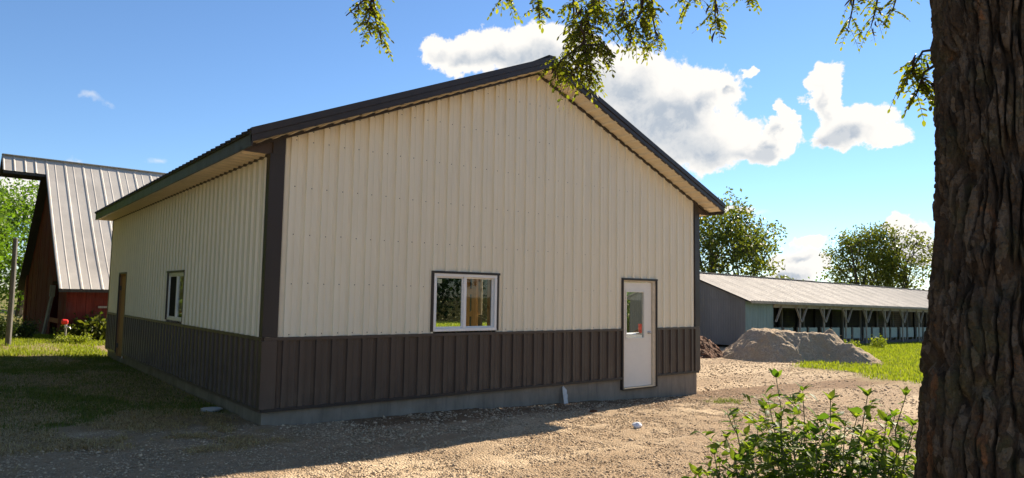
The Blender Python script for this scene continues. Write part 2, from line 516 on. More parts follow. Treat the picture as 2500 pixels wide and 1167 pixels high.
# ------------------------------------------------------------------ ground
_GX = np.array([-400, -40, -10, -1.6, 0, 2.5, 5.5, 9.2, 15, 26, 60, 400.]); _GZ = np.array([-.3, -.1, .02, -.10, -.22, -.25, -.36, -.48, -.62, -.80, -1.25, -2.])


def gz(x, y):
    x = np.asarray(x, float); y = np.asarray(y, float)
    return (np.interp(x - .6, _GX, _GZ) + np.interp(x, _GX, _GZ) + np.interp(x + .6, _GX, _GZ)) / 3 + .05 * (fbm(x * .35, y * .35, 5) - .5)


def zones(x, y):
    n = fbm(x * .9, y * .9, 40, 4) - .5; n2 = fbm(x * 3, y * 3, 60, 3) - .5
    # lawn on the left of the building
    left = sstep(y + 2.2 * n + .5 * n2 - .15 * np.minimum(x + 2, 0), .3, 1.3) * (1 - sstep(x, -.05, .35))
    back = sstep(y + 3 * n, 14.5, 17) * (1 - sstep(x, 6, 9)) + sstep(y + 3 * n, 17, 20)
    xb = np.interp(y, [-30, -6, -1.1, 1.4, 2.8, 9], [14, 15.5, 17.0, 18.3, 18.4, 24])
    right = sstep(x - xb + 2.2 * n + .8 * n2, -.3, .5) * (1 - sstep(y - (3.0 + (x - 18.3) * .37) + n, -.3, .6))
    beyond = 1 - sstep(y + 4 * n, -26, -20)
    left = left * (1 - .6 * sstep(fbm(x * .8 + 4, y * .5, 23, 4), .50, .62))
    grass = np.clip(np.maximum.reduce([left, back, right, beyond]), 0, 1)
    tuft = np.exp(-(((x - 8.75) / .55) ** 2 + ((y + 1.05) / .35) ** 2)) * sstep(n2 + .15, 0, .3)
    grass = np.maximum(grass, .8 * tuft)
    straw = sstep(y + 2.2 * n + 1.2 * n2, -1.7, -.3) * (1 - sstep(x, -.3, .5)) * sstep(fbm(x * 2.2, y * 2.2, 77, 3), .35, .6)
    straw = np.maximum(straw, .9 * sstep(fbm(x * .8 + 4, y * .5, 23, 4), .48, .60) * (1 - sstep(x, -.3, .3)) * sstep(y, -.5, .5) * (1 - sstep(y, 10.5, 12)))
    straw = np.maximum(straw, sstep(x - xb + 2.2 * n, -2.2, -.2) * (1 - sstep(y, 2.5, 3.5)) * .5)
    dirt = sstep(-.15 - y + .9 * n, -.9, -.2) * 0 + (1 - sstep(-y + 1.1 * n, .55, 1.2)) * sstep(x, .3, 1.5) * (y < .3)
    dirt = np.maximum(dirt, np.exp(-(((x - 6.5) / 2.6) ** 2 + ((y + 1.6) / .7) ** 2)) * sstep(n + .5, .3, .7))
    dirt = np.maximum(dirt, .45 * sstep(fbm(x * .5, y * .8, 91, 4), .50, .66))
    rut = sstep(fbm(x * .16 + 3 + .05 * y, y * 1.0 - .22 * x, 95, 3), .50, .62)      # packed wheel tracks along the drive
    dirt = np.maximum(dirt, .55 * rut)
    return grass, np.clip(dirt, 0, 1) * (1 - grass), np.clip(straw, 0, 1)


def axis(lo, hi, step, far):
    a = list(np.arange(lo, hi + 1e-6, step)); d = step; x = lo
    pre = []
    while x > -far: d *= 1.22; x -= d; pre.append(x)
    d = step; x = hi; post = []
    while x < far: d *= 1.22; x += d; post.append(x)
    return np.array(pre[::-1] + a + post)


GXA = axis(-5, 13, .06, 700); GYA = axis(-6, 6, .06, 700)
X, Y = np.meshgrid(GXA, GYA)
near = np.clip(1 - np.hypot(X - 3, Y + 1) / 30, 0, 1)
gr, di, st = zones(X, Y)
Z = gz(X, Y) + near * (.035 * (fbm(X * 3, Y * 3, 8, 3) - .5) + .03 * (fbm(X * 9, Y * 9, 9, 2) - .5))
ny, nx = X.shape
idx = np.arange(nx * ny).reshape(ny, nx)
faces = np.stack([idx[:-1, :-1], idx[:-1, 1:], idx[1:, 1:], idx[1:, :-1]], -1).reshape(-1, 4)
gme = np_mesh('ground', np.stack([X, Y, Z], -1).reshape(-1, 3), faces, True)
ca = gme.color_attributes.new('zone', 'FLOAT_COLOR', 'POINT')
ca.data.foreach_set('color', np.stack([gr, di, st, np.ones_like(gr)], -1).astype(np.float32).ravel())
ground = link('ground', gme, GROUND); ground['kind'] = 'structure'
ground['label'] = 'gravel yard with dirt by the building and grass on both sides'


# ------------------------------------------------------------------ corrugated sheet
RIB = .2286
PROF = [(-.034, 0), (-.026, .031), (.026, .031), (.034, 0), (.068, 0), (.074, .0045), (.086, .0045), (.092, 0), (.136, 0), (.142, .0045), (.154, .0045), (.160, 0)]


def sheet(u0, u1, start, vlo, vhi, mapf, holes=(), pitch=RIB, prof=PROF, extra=(), hscale=1.):
    ks = range(int((u0 - start) / pitch) - 2, int((u1 - start) / pitch) + 3)
    pts = [(start + k * pitch + a * pitch / RIB, h * hscale) for k in ks for a, h in prof]
    pu = [p[0] for p in pts]; ph = [p[1] for p in pts]
    br = sorted(set([u0, u1] + [u for u in pu if u0 < u < u1] + [e for e in extra if u0 < e < u1] + [h[i] for h in holes for i in (0, 1) if u0 < h[i] < u1]))
    H = lambda u: float(np.interp(u, pu, ph))
    lo = vlo if callable(vlo) else (lambda u: vlo)
    hi = vhi if callable(vhi) else (lambda u: vhi)
    v = []; f = []
    for a, b in zip(br, br[1:]):
        if b - a < 1e-6: continue
        mid = (a + b) / 2
        iv = [(lo, hi)]
        for (h0, h1, z0, z1) in holes:
            if h0 < mid < h1:
                nv = []
                for l, h in iv:
                    if l(mid) < z0: nv.append((l, (lambda u, z0=z0: z0)))
                    if h(mid) > z1: nv.append(((lambda u, z1=z1: max(z1, 0) if False else z1), h))
                iv = nv
        for l, h in iv:
            if h(mid) - l(mid) < 1e-4: continue
            i = len(v); v += [mapf(a, H(a), l(a)), mapf(b, H(b), l(b)), mapf(b, H(b), h(b)), mapf(a, H(a), h(a))]
            f.append((i, i + 1, i + 2, i + 3))
    return v, f


def sheet_panels(name, u0, u1, start, vlo, vhi, mapf, mat, parent, holes=(), width=.9144, **kw):
    """one object per 3 ft sheet, split in the flat beside every fourth rib"""
    cuts = [u0] + [c for c in np.arange(start + .045, u1, width) if u0 + .1 < c < u1 - .1] + [u1]
    res = []
    for a, b in zip(cuts, cuts[1:]):
        v, f = sheet(a, b, start, vlo, vhi, mapf, holes, **kw)
        if not f: continue
        me = bpy.data.meshes.new(name); me.from_pydata(v, [], f); me.update()
        res.append(link(name, me, mat, parent))
    return res


# ------------------------------------------------------------------ the new metal building
W, D = 9.18, 11.71
ZW, ZS = .931, 3.3515
OF, OE, OB = .41, .405, .30
ZE, ZP, TH = 3.559, 5.625, .1755
SL = (ZP - ZE) / (W / 2 + OE)
top = lambda x: ZP - SL * abs(x - W / 2)          # top of the rake at x
B = empty('metal_building', (0, 0, 0))
tag(B, 'new cream metal building with dark brown lower walls and dark roof trim', 'building')
WIN = (2.556, 3.780, .955, 1.853)
DOOR = (6.835, 7.795, -.22, 1.862)
SWIN = (4.10, 5.31, .968, 1.85)
SDOOR = (9.45, 10.36, -.10, 1.90)
fm = lambda u, h, z: (u, -h, z)                   # front
lm = lambda u, h, z: (-h, u, z)                   # left
rm = lambda u, h, z: (W + h, u, z)                # right
bm_ = lambda u, h, z: (u, D + h, z)               # back
hole = lambda o: (o[0], o[1], o[2], o[3])
wtop = lambda u: top(u) - TH - .004
sheet_panels('siding_panel', .0, W, .2745, ZW, wtop, fm, CREAM, B, [WIN, DOOR], extra=[W / 2])
sheet_panels('wainscot_panel', .0, W, .2745, 0., ZW - .03, fm, BROWN, B, [WIN, DOOR])
sheet_panels('siding_panel', .0, D, .20, ZW, ZS, lm, CREAM, B, [SWIN, SDOOR])
sheet_panels('wainscot_panel', .0, D, .20, 0., ZW - .03, lm, BROWN, B, [SWIN, SDOOR])
BAYS = [(.75, 3.5, -.3, 3.0), (8.60, 10.6, -.3, 3.0), (7.46, 7.76, -.3, 3.0)]
sheet_panels('siding_panel', .0, D, .20, ZW, ZS, rm, CREAM, B, BAYS)
sheet_panels('wainscot_panel', .0, D, .20, 0., ZW - .03, rm, BROWN, B, BAYS)
sheet_panels('siding_panel', .0, W, .2745, ZW, wtop, bm_, CREAM, B, [], extra=[W / 2])
sheet_panels('wainscot_panel', .0, W, .2745, 0., ZW - .03, bm_, BROWN, B, [])


def segs(a, b, holes):
    iv = [(a, b)]
    for h0, h1 in holes:
        iv = [q for l, r in iv for q in ((l, min(r, h0)), (max(l, h1), r)) if q[1] - q[0] > .01]
    return iv


for a, b in segs(.0, W, [(DOOR[0] - .03, DOOR[1] + .03)]):
    MB().box((a - .012, -.036, ZW - .045), (b + .012, 0, ZW)).build('wainscot_trim', BROWN, B, .003)
    MB().box((a - .010, -.034, -.028), (b + .010, 0, .012)).build('base_trim', TRIM, B, .003)
for a, b in segs(.0, D, [(SDOOR[0] - .03, SDOOR[1] + .03)]):
    MB().box((-.036, a, ZW - .045), (0, b, ZW)).build('wainscot_trim', BROWN, B, .003)
    MB().box((-.034, a, -.028), (0, b, .012)).build('base_trim', BROWN, B, .003)
# corner trims: an L that wraps the corner
for (x, sx) in ((0, -1), (W, 1)):
    z0 = ZW + .002
    for zz0, zz1, mt in ((z0, ZS + (.0 if sx < 0 else 0), TRIM), (.013, ZW - .047, BROWN)):
        wf = .165 if sx < 0 else .13
        MB().box((x - sx * wf, -.038, zz0), (x + sx * .038, 0, zz1)).box((x, -.0375, zz0 + .001), (x + sx * .0375, .09, zz1 - .001)).build('corner_trim', mt, B, .003)
MB().box((-.038, D - .05, .0), (.1, D + .038, ZS)).build('corner_trim', TRIM, B, .003)
# front corner trims run up to the sloping soffit
for x0, x1 in ((.0, .165), (W - .13, W)):
    MB().poly([(x0, -.0382, ZS), (x1, -.0382, ZS), (x1, -.0382, wtop(x1)), (x0, -.0382, wtop(x0)), (x0, 0, ZS), (x1, 0, ZS), (x1, 0, wtop(x1)), (x0, 0, wtop(x0))],
              [(0, 1, 2, 3), (4, 7, 6, 5), (0, 4, 5, 1), (1, 5, 6, 2), (2, 6, 7, 3), (3, 7, 4, 0)]).build('corner_trim', TRIM, B)
# closed ends of the eave boxes
for s in (-1, 1):
    xa = 0 if s < 0 else W; xb = -OE if s < 0 else W + OE
    pts = [(xa, -.012, ZS - .012), (xb, -.012, ZS - .012), (xb, -.012, top(xb) - TH), (xa, -.012, top(xa) - TH)]
    MB().poly(pts + [(p[0], .02, p[2]) for p in pts], [(0, 1, 2, 3), (7, 6, 5, 4), (0, 4, 5, 1), (1, 5, 6, 2), (2, 6, 7, 3), (3, 7, 4, 0)]).build('eave_end_plate', BROWN, B)
# foundation wall, lower under the door
GB = -1.1
fnd = MB()
fnd.box((.02, .02, GB), (6.80, .22, -.004)).box((6.8001, .02, GB), (7.83, .22, -.215)).box((7.8301, .02, GB), (W - .02, .22, -.004))
fnd.build('foundation', CONC, B)
fnd = MB().box((.021, .221, GB), (.22, SDOOR[0], -.004)).box((.021, SDOOR[0] + .0001, GB), (.22, SDOOR[1], -.13)).box((.021, SDOOR[1] + .0001, GB), (.22, D - .02, -.004))
fnd.build('foundation', CONC, B)
MB().box((W - .22, .221, GB), (W - .021, D - .02, -.30)).build('foundation', CONC, B)
MB().box((.221, D - .2, GB), (W - .221, D - .02, -.004)).build('foundation', CONC, B)
MB().box((.2205, .2205, -.6), (W - .2205, D - .2005, -.22)).build('floor_slab', CONC, B)

# roof sheets, rake and eave trims, soffits
for s in (-1, 1):
    ln = math.hypot(W / 2 + OE, ZP - ZE); c = (W / 2 + OE) / ln; sn = (ZP - ZE) / ln

    def rfm(u, h, v, s=s, c=c, sn=sn):            # u along Y, v down the slope from the ridge
        return (W / 2 + s * (v * c) + s * h * sn, u, ZP - .035 - v * sn + h * c)
    sheet_panels('roof_panel', -OF + .01, D + OB - .01, .1, .0, ln + .03, rfm, TRIM, B)
    # rake trim: two stepped faces
    for yy0, yy1, ofs in ((-OF - .016, -OF + .05, 0), (-OF, -OF + .05, 1)):
        z0, z1 = ((-.088, .006), (-TH, -.0881))[ofs]
        pts = []
        for yv in (yy0, yy1):
            for x, dz in ((W / 2, 0), (W / 2 + s * (W / 2 + OE + (.012 if ofs == 0 else .0)), 0)):
                pts += [(x, yv, top(x) + z0), (x, yv, top(x) + z1)]
        MB().poly(pts, [(0, 2, 3, 1), (4, 5, 7, 6), (0, 4, 6, 2), (1, 3, 7, 5), (0, 1, 5, 4), (2, 6, 7, 3)]).build('rake_trim', TRIM, B, .003)
    # back rake
    pts = []
    for yv in (D + OB - .03, D + OB):
        for x in (W / 2, W / 2 + s * (W / 2 + OE)): pts += [(x, yv, top(x) - TH), (x, yv, top(x))]
    MB().poly(pts, [(0, 2, 3, 1), (4, 5, 7, 6), (0, 4, 6, 2), (1, 3, 7, 5), (0, 1, 5, 4), (2, 6, 7, 3)]).build('rake_trim', TRIM, B)

    # gable soffit: ribbed sheets, ribs run from the wall to the rake
    def gsm(u, h, v, s=s, c=c, sn=sn):
        return (W / 2 + s * u * c - s * h * sn * 0, v, ZP - TH + .012 - u * sn - h)
    sheet_panels('soffit_panel', .0, ln - .02, .16, -OF + .01, .0, gsm, SOFFIT, B, hscale=.75)
    sheet_panels('soffit_panel', .0, ln - .02, .16, D + .0, D + OB - .01, gsm, SOFFIT, B, hscale=.75)
    # dark channel where wall and soffit meet
    a = Vector((W / 2, -.026, ZP - TH - .022)); b = a + Vector((s * (W / 2 + OE - .03), 0, -(ZP - ZE) * (W / 2 + OE - .03) / (W / 2 + OE)))
    MB().bar(a, b, .036, .040).build('soffit_channel', TRIM, B)
    # eave fascia and its soffit
    xf = -OE if s < 0 else W + OE
    MB().box((xf, -OF + .006, ZS - .018), (xf - s * .02, D + OB, ZE - .025)).build('fascia', TRIM, B, .002)
    MB().box((xf + s * .018, -OF + .002, ZE - .062), (xf + s * .001, D + OB, ZE - .03)).build('drip_edge', TRIM, B, .002)
    MB().box((xf - s * .021, .02, ZS - .016), (xf - s * .055, D + OB - .01, ZS - .001)).build('fascia_lip', SOFFIT, B)

    def esm(u, h, v, s=s):
        return (v, u, ZS + .012 - h)
    lo_, hi_ = (-OE + .02, 0.) if s < 0 else (W, W + OE - .02)
    sheet_panels('soffit_panel', .02, D + OB - .02, .2, lo_, hi_, esm, SOFFIT, B)
    xw = -.0 if s < 0 else W
    MB().box((xw, .02, ZS - .03), (xw + s * .034, D, ZS + .004)).build('soffit_channel', TRIM, B)
MB().bar((W / 2, -OF - .01, ZP + .004), (W / 2, D + OB, ZP + .004), .16, .03).build('ridge_cap', TRIM, B)

# screws in rows along the wall girts
sc = MB()


def screw(p, n):
    n = Vector(n); a = Vector((0, 0, 1)); b = n.cross(a); r = .0085
    pts = [Vector(p) + (a * math.cos(t) + b * math.sin(t)) * r for t in [k * math.pi / 3 for k in range(6)]] + [Vector(p) + n * .006]
    sc.poly(pts, [(k, (k + 1) % 6, 6) for k in range(6)])


rows = [ZW + .035, 1.640, 2.30, 2.948, 3.585, 4.22, 4.86]
for k in range(0, 40):
    x = .2745 + k * RIB + .056
    for z in rows + [.05, ZW - .09]:
        if x > W - .1 or z > wtop(x) - .08: continue
        if any(h[0] - .05 < x < h[1] + .05 and h[2] - .05 < z < h[3] + .05 for h in (WIN, DOOR)): continue
        screw((x + random.uniform(-.006, .006), -.001, z + random.uniform(-.008, .008)), (0, -1, 0))
    if .2 < x < W - .15: screw((x, -.001, wtop(x) - .05), (0, -1, 0))
for k in range(0, 51):
    y = .2 + k * RIB + .056
    for z in rows[:4] + [.05]:
        if y > D - .1: continue
        if any(h[0] - .05 < y < h[1] + .05 and h[2] - .05 < z < h[3] + .05 for h in (SWIN, SDOOR)): continue
        screw((-.001, y, z), (-1, 0, 0))
so_ = sc.build('screws', SCREWM, B, recalc=False); so_['kind'] = 'stuff'


# front window
def window(o, frame, fd=.030):
    """o = (u0,u1,z0,z1); frame maps (u, out, z)"""
    u0, u1, z0, z1 = o
    wdw = empty('window'); wdw.parent = B
    q = lambda mb, a, b: mb.box(frame(*a), frame(*b))
    mb = MB()
    t = .034
    q(mb, (u0 - t, -.03, z1), (u1 + t + .015, .045, z1 + t))
    q(mb, (u0 - t, -.03, z0 - .0), (u0, .036, z1 - .0005)); q(mb, (u1, -.03, z0 - .0), (u1 + t, .036, z1 - .0005))
    mb.build('window_trim', TRIM, wdw, .002)
    mb = MB(); fr = .050
    q(mb, (u0 + .001, -.07, z1 - fr), (u1 - .001, fd, z1 - .001)); q(mb, (u0 + .001, -.07, z0 + .001), (u1 - .001, fd + .002, z0 + fr))
    q(mb, (u0 + .001, -.07, z0 + fr + .0005), (u0 + fr, fd, z1 - fr - .0005)); q(mb, (u1 - fr, -.07, z0 + fr + .0005), (u1 - .001, fd, z1 - fr - .0005))
    mb.build('frame', VINYL, wdw, .004)
    mid = (u0 + u1) / 2 - .02
    mb = MB(); q(mb, (mid - .028, -.05, z0 + fr + .001), (mid + .028, min(.018, fd - .002), z1 - fr - .001)); mb.build('mullion', VINYL, wdw, .003)
    out = []
    for a, b, dep in ((u0 + fr, mid - .028, .0), (mid + .028, u1 - fr, -.022 if fd > .02 else -.004)):
        sm = MB(); e = .022
        q(sm, (a + .001, dep - .03, z0 + fr + .001), (b - .001, dep, z0 + fr + e)); q(sm, (a + .001, dep - .03, z1 - fr - e), (b - .001, dep, z1 - fr - .001))
        q(sm, (a + .001, dep - .03, z0 + fr + e + .0005), (a + e, dep, z1 - fr - e - .0005)); q(sm, (b - e, dep - .03, z0 + fr + e + .0005), (b - .001, dep, z1 - fr - e - .0005))
        ss = sm.build('sash', VINYL, wdw, .002)
        pm = MB(); q(pm, (a + e, dep - .017, z0 + fr + e), (b - e, dep - .013, z1 - fr - e)); pm.build('pane', GLASS, ss, recalc=True)
        out.append((a + e, b - e, dep))
    return wdw, out


fw_, pn = window(WIN, lambda u, o, z: (u, -o, z))
a, b, dep = pn[0]
MB().box((a + .02, .0185 - dep, WIN[3] - .155), (a + .10, .0215 - dep, WIN[3] - .09)).build('sticker', STICKER, fw_)
sw_, pn = window(SWIN, lambda u, o, z: (-o, u, z), .010)
a, b, dep = pn[1]
MB().box((.006 - dep, a + .001, SWIN[2] + .073), (.009 - dep, b - .001, SWIN[3] - .073)).build('insect_screen', SCREEN, sw_)

# front door
dr = empty('door'); dr.parent = B
t = .036
mb = MB().box((DOOR[0] - t, -.045, DOOR[3]), (DOOR[1] + t, .03, DOOR[3] + t)).box((DOOR[0] - t, -.036, -.225), (DOOR[0], .05, DOOR[3] - .0005)).box((DOOR[1], -.036, -.225), (DOOR[1] + t, .05, DOOR[3] - .0005)).box((DOOR[0] + .0005, -.03, -.235), (DOOR[1] - .0005, .05, -.2155))
mb.build('door_trim', TRIM, dr, .003)
MB().box((DOOR[0] + .001, -.012, -.215), (6.872, .12, 1.826)).box((7.702, -.012, -.215), (DOOR[1] - .001, .12, 1.826)).box((DOOR[0] + .001, -.012, 1.8265), (DOOR[1] - .001, .12, DOOR[3] - .001)).build('jamb', JAMB, dr, .003)
px0, px1, pz0, pz1 = 6.965, 7.465, .745, 1.63
MB().box((6.876, .018, -.185), (px0, .06, 1.82)).box((px1, .018, -.185), (7.698, .06, 1.82)).box((px0 + .0003, .018, -.185), (px1 - .0003, .06, pz0)).box((px0 + .0003, .018, pz1), (px1 - .0003, .06, 1.82)).build('door_leaf', DOORM, dr)
e = .032
lf = MB().box((px0 - e, .006, pz0 - e), (px1 + e, .0175, pz0)).box((px0 - e, .006, pz1), (px1 + e, .0175, pz1 + e)).box((px0 - e, .006, pz0 + .0003), (px0, .0175, pz1 - .0003)).box((px1, .006, pz0 + .0003), (px1 + e, .0175, pz1 - .0003)).build('lite_frame', DOORM, dr, .004)
MB().box((px0, .036, pz0), (px1, .040, pz1)).build('pane', GLASS, lf)
MB().box((6.874, -.02, -.2145), (7.70, .08, -.19)).build('threshold', STEEL, dr, .003)
kb = MB(); prof = [(.0, -.001), (.03, .0), (.03, .006), (.011, .010), (.010, .028), (.022, .036), (.027, .048), (.022, .060), (.004, .064)]
n = 16
for r, h in prof:
    for k in range(n):
        tt = 2 * math.pi * k / n; kb.v.append((7.612 + r * math.cos(tt), .018 - h, .84 + r * math.sin(tt)))
for i in range(len(prof) - 1):
    for k in range(n): kb.f.append((i * n + k, i * n + (k + 1) % n, (i + 1) * n + (k + 1) % n, (i + 1) * n + k))
kb.build('knob', STEEL, dr, smooth=True)

# doorway in the long wall: dark trim, timber jambs, plain timber door set back
sd = empty('side_door'); sd.parent = B
y0, y1, z0, z1 = SDOOR
MB().box((-.036, y0 - .035, z1), (.03, y1 + .035, z1 + .035)).box((-.034, y0 - .035, -.02), (.03, y0, z1 - .0005)).box((-.034, y1, -.02), (.03, y1 + .035, z1 - .0005)).build('door_trim', BROWN, sd, .002)
MB().box((.0, y0 + .001, z0), (.15, y0 + .03, z1 - .031)).box((.0, y1 - .03, z0), (.15, y1 - .001, z1 - .031)).box((.0, y0 + .001, z1 - .030), (.15, y1 - .001, z1 - .001)).build('jamb', LUMBER2, sd)
MB().box((.03, y0 + .032, z0 + .01), (.07, y1 - .032, z1 - .035)).build('door_leaf', LUMBER2, sd)
for zz in (.1, 1.5):
    MB().box((-.004, y1 - .045, zz), (.029, y1 - .0305, zz + .11)).build('hinge', SCREWM, sd)
MB().box((-.02, y0 + .0315, -.09), (-.001, y0 + .06, z1 - .2)).build('weather_strip', VINYL, sd)

# framing inside, seen through the front window
MB().box((9.06, 7.90, -.22), (9.15, 8.42, ZS - .1)).build('post', LUMBER, B)
for zz in (.35, 1.02, 1.72, 2.4): MB().box((9.052, 8.12, zz), (9.0595, 8.21, zz + .52)).build('notch_shade', DARKWOOD, B)  # dark slabs on the post face stand for the shade in its notches
MB().box((9.06, 7.17, -.22), (9.15, 7.33, ZS - .1)).build('post', LUMBER2, B)
for yy in (.6, 3.65, 5.5, 10.75): MB().box((8.95, yy - .07, -.22), (9.13, yy + .07, ZS - .1)).build('post', LUMBER2, B)
for yy in (2.4, 4.9, 7.3): MB().box((.22, yy, ZS - .35), (W - .22, yy + .05, ZS - .12)).build('truss_chord', LUMBER2, B)

# ------------------------------------------------------------------ old red barn with a hay hood
BT, BPX, BW, BZE, BZR, BH, BZH = .058, -.488, 4.961, 1.503, 6.535, 1.35, 5.878
barn = empty('red_barn', (BPX, 18.4, -.12), BT)
tag(barn, 'weathered red wooden barn with steep grey metal roof and hay hood', 'barn')
BL = 13.; bz = lambda z: z + .12                   # local z
# gently flared roof profile from eave (b=0) to ridge (b=BW)
bprof = [(0., BZE), (1.1, 2.52), (2.2, 3.62), (BW, BZR)]
bb = [p[0] for p in bprof]; bh_ = [p[1] for p in bprof]
bhgt = lambda b: float(np.interp(min(b, 2 * BW - b), bb, bh_))
bhood = float(np.interp(BZH, bh_, bb))
BPROF = [(-.034, 0), (-.02, .026), (.02, .026), (.034, 0)]
for side in (0, 1):
    cuts = list(np.arange(0, BL, .62)) + [BL]
    for a0, a1 in zip(cuts, cuts[1:]):
        v = []; f = []
        pr = [a0, a0 + .02, a0 + .035, a0 + .075, a0 + .09, a0 + .30, a0 + .315, a0 + .335, a0 + .35, a1]
        ph = [.012, .024, .026, .026, .012, .012, .018, .018, .012, .012]
        for (b0, h0), (b1, h1) in zip(bprof, bprof[1:]):
            for i in range(len(pr) - 1):
                k = len(v)
                for (aa, hh, bx, hz) in ((pr[i], ph[i], b0, h0), (pr[i + 1], ph[i + 1], b0, h0), (pr[i + 1], ph[i + 1], b1, h1), (pr[i], ph[i], b1, h1)):
                    bq = bx - hh * .7
                    v.append((aa, bq if side == 0 else 2 * BW - bq, bz(hz) + hh * .7))
                f.append((k, k + 1, k + 2, k + 3))
        me = bpy.data.meshes.new('roof_sheet'); me.from_pydata(v, [], f); me.update(); link('roof_sheet', me, BARNROOF, barn)
    # hood sheets
    for j in range(2):
        a0 = -BH + j * BH / 2; a1 = a0 + BH / 2
        pr = [a0, a0 + .02, a0 + .05, a0 + .07, a0 + .33, a0 + .35, a0 + .38, a0 + .40, a1]; ph = [.012, .03, .03, .012, .012, .03, .03, .012, .012]
        v = []; f = []
        for i in range(len(pr) - 1):
            k = len(v)
            for (aa, hh, bx, hz) in ((pr[i], ph[i], bhood, BZH), (pr[i + 1], ph[i + 1], bhood, BZH), (pr[i + 1], ph[i + 1], BW, BZR), (pr[i], ph[i], BW, BZR)):
                bq = bx - hh * .7; v.append((aa, bq if side == 0 else 2 * BW - bq, bz(hz) + hh * .7))
            f.append((k, k + 1, k + 2, k + 3))
        me = bpy.data.meshes.new('hood_sheet'); me.from_pydata(v, [], f); me.update(); link('hood_sheet', me, BARNROOF, barn)
# timber under the roof and hood
mb = MB()
for a0, a1, lo in ((-BH + .02, .0, bhood), (.0, BL - .02, 0.)):
    for side in (0, 1):
        prs = [(lo, bhgt(lo))] + [(b, h) for b, h in bprof if b > lo + .01]
        for (b0, h0), (b1, h1) in zip(prs, prs[1:]):
            y0_, y1_ = (b0, b1) if side == 0 else (2 * BW - b0, 2 * BW - b1)
            pts = [(a0, y0_, bz(h0) - .10), (a1, y0_, bz(h0) - .10), (a1, y1_, bz(h1) - .10), (a0, y1_, bz(h1) - .10), (a0, y0_, bz(h0)), (a1, y0_, bz(h0)), (a1, y1_, bz(h1)), (a0, y1_, bz(h1))]
            mb.poly(pts, [(0, 3, 2, 1), (4, 5, 6, 7), (0, 1, 5, 4), (1, 2, 6, 5), (2, 3, 7, 6), (3, 0, 4, 7)])
mb.build('roof_deck', DARKWOOD, barn)
MB().bar((-BH, BW, bz(BZR) + .03), (BL, BW, bz(BZR) + .03), .22, .03).build('ridge_cap', BARNROOF, barn)
# gable boards and side boards, one by one
x_ = .30; nb = 38; wd = (2 * BW - .7) / nb
for i in range(nb):
    y0_ = .35 + i * wd; y1_ = y0_ + wd - .012; dx = random.uniform(0, .014)
    z0_, z1_ = bz(bhgt(y0_)) - .11, bz(bhgt(y1_)) - .11
    if 1.6 < y0_ < 3.1 and True: base = 1.9        # open doorway with a rail
    else: base = -.15
    pts = [(x_ - dx, y0_, base), (x_ - dx, y1_, base), (x_ - dx, y1_, z1_), (x_ - dx, y0_, z0_), (x_ + .025, y0_, base), (x_ + .025, y1_, base), (x_ + .025, y1_, z1_), (x_ + .025, y0_, z0_)]
    MB().poly(pts, [(0, 3, 2, 1), (4, 5, 6, 7), (0, 1, 5, 4), (1, 2, 6, 5), (2, 3, 7, 6), (3, 0, 4, 7)]).build('gable_board', BARNRED, barn)
for i in range(46):
    a0 = .34 + i * .27; dy = random.uniform(0, .012)
    MB().box((a0, .38 - dy, -.15), (a0 + .262, .41, bz(BZE) + .18)).build('side_board', BARNRED, barn)
MB().box((.34, 2 * BW - .41, -.15), (BL - .3, 2 * BW - .38, bz(BZE) + .2)).build('back_wall', BARNRED, barn)
MB().box((BL - .33, .42, -.15), (BL - .3, 2 * BW - .42, 2.)).build('end_wall', BARNRED, barn)
MB().box((1.25, .33, .98), (9., .365, 1.05)).build('rail', GREYWOOD, barn)
MB().box((.27, 1.45, .42), (.29, 3.3, .58)).build('door_rail', plain('faded_orange_paint', (.30, .085, .03), .7), barn)
MB().box((.22, 2 * BW - .75, -.15), (.29, 2 * BW - .4, 2.2)).build('corner_board', plain('brick_red_paint', (.22, .06, .035), .8), barn)
MB().bar((.12, 3.3, -.12), (.27, 3.0, 1.35), .09, .09).bar((.27, 3.0, 1.35), (.27, 2.95, 1.75), .16, .12).build('leaning_pipe', GREYWOOD, barn)

# ------------------------------------------------------------------ long open shed
SX, SY, SZ = 25.99, 9.668, -.8
shed = empty('open_shed', (SX, SY, SZ)); shed.rotation_euler = (0, math.atan(.0148), 0)
tag(shed, 'long grey metal shed with open front bays and braced posts', 'shed')
SLEN, SWD, SEAVE, SP = 47., 7.2, 2.36, .367
RZ = SEAVE + SP * 3.6
sroof = lambda y: RZ - SP * abs(y - 3.6)
SPROF = [(-.05, 0), (-.02, .022), (.02, .022), (.05, 0)]
for s in (-1, 1):
    ln = 3.6 + .42

    def smap(u, h, v, s=s): return (u, 3.6 + s * v, RZ + .03 - SP * v + h)
    cuts = list(np.arange(-.25, SLEN, .78)) + [SLEN]
    for i, (a, b) in enumerate(zip(cuts, cuts[1:])):
        v, f = sheet(a, b, a + .03, 0, ln, smap, pitch=.26, prof=[(-.03, 0), (-.012, .016), (.012, .016), (.03, 0)])
        v = [(p[0], p[1], p[2] + (i % 2) * .004) for p in v]
        me = bpy.data.meshes.new('roof_sheet'); me.from_pydata(v, [], f); me.update(); link('roof_sheet', me, SHEDROOF, shed)
    MB().poly([(-.22, 3.6, RZ - .02), (SLEN, 3.6, RZ - .02), (SLEN, 3.6 + s * (ln - .03), RZ - .02 - SP * (ln - .03)), (-.22, 3.6 + s * (ln - .03), RZ - .02 - SP * (ln - .03))], [(0, 1, 2, 3)]).build('roof_lining', DARKWOOD, shed)
MB().bar((-.25, 3.6, RZ + .05), (SLEN, 3.6, RZ + .05), .3, .03).build('ridge_cap', SHEDROOF, shed)
GP = [(-.034, 0), (-.015, .014), (.015, .014), (.034, 0)]
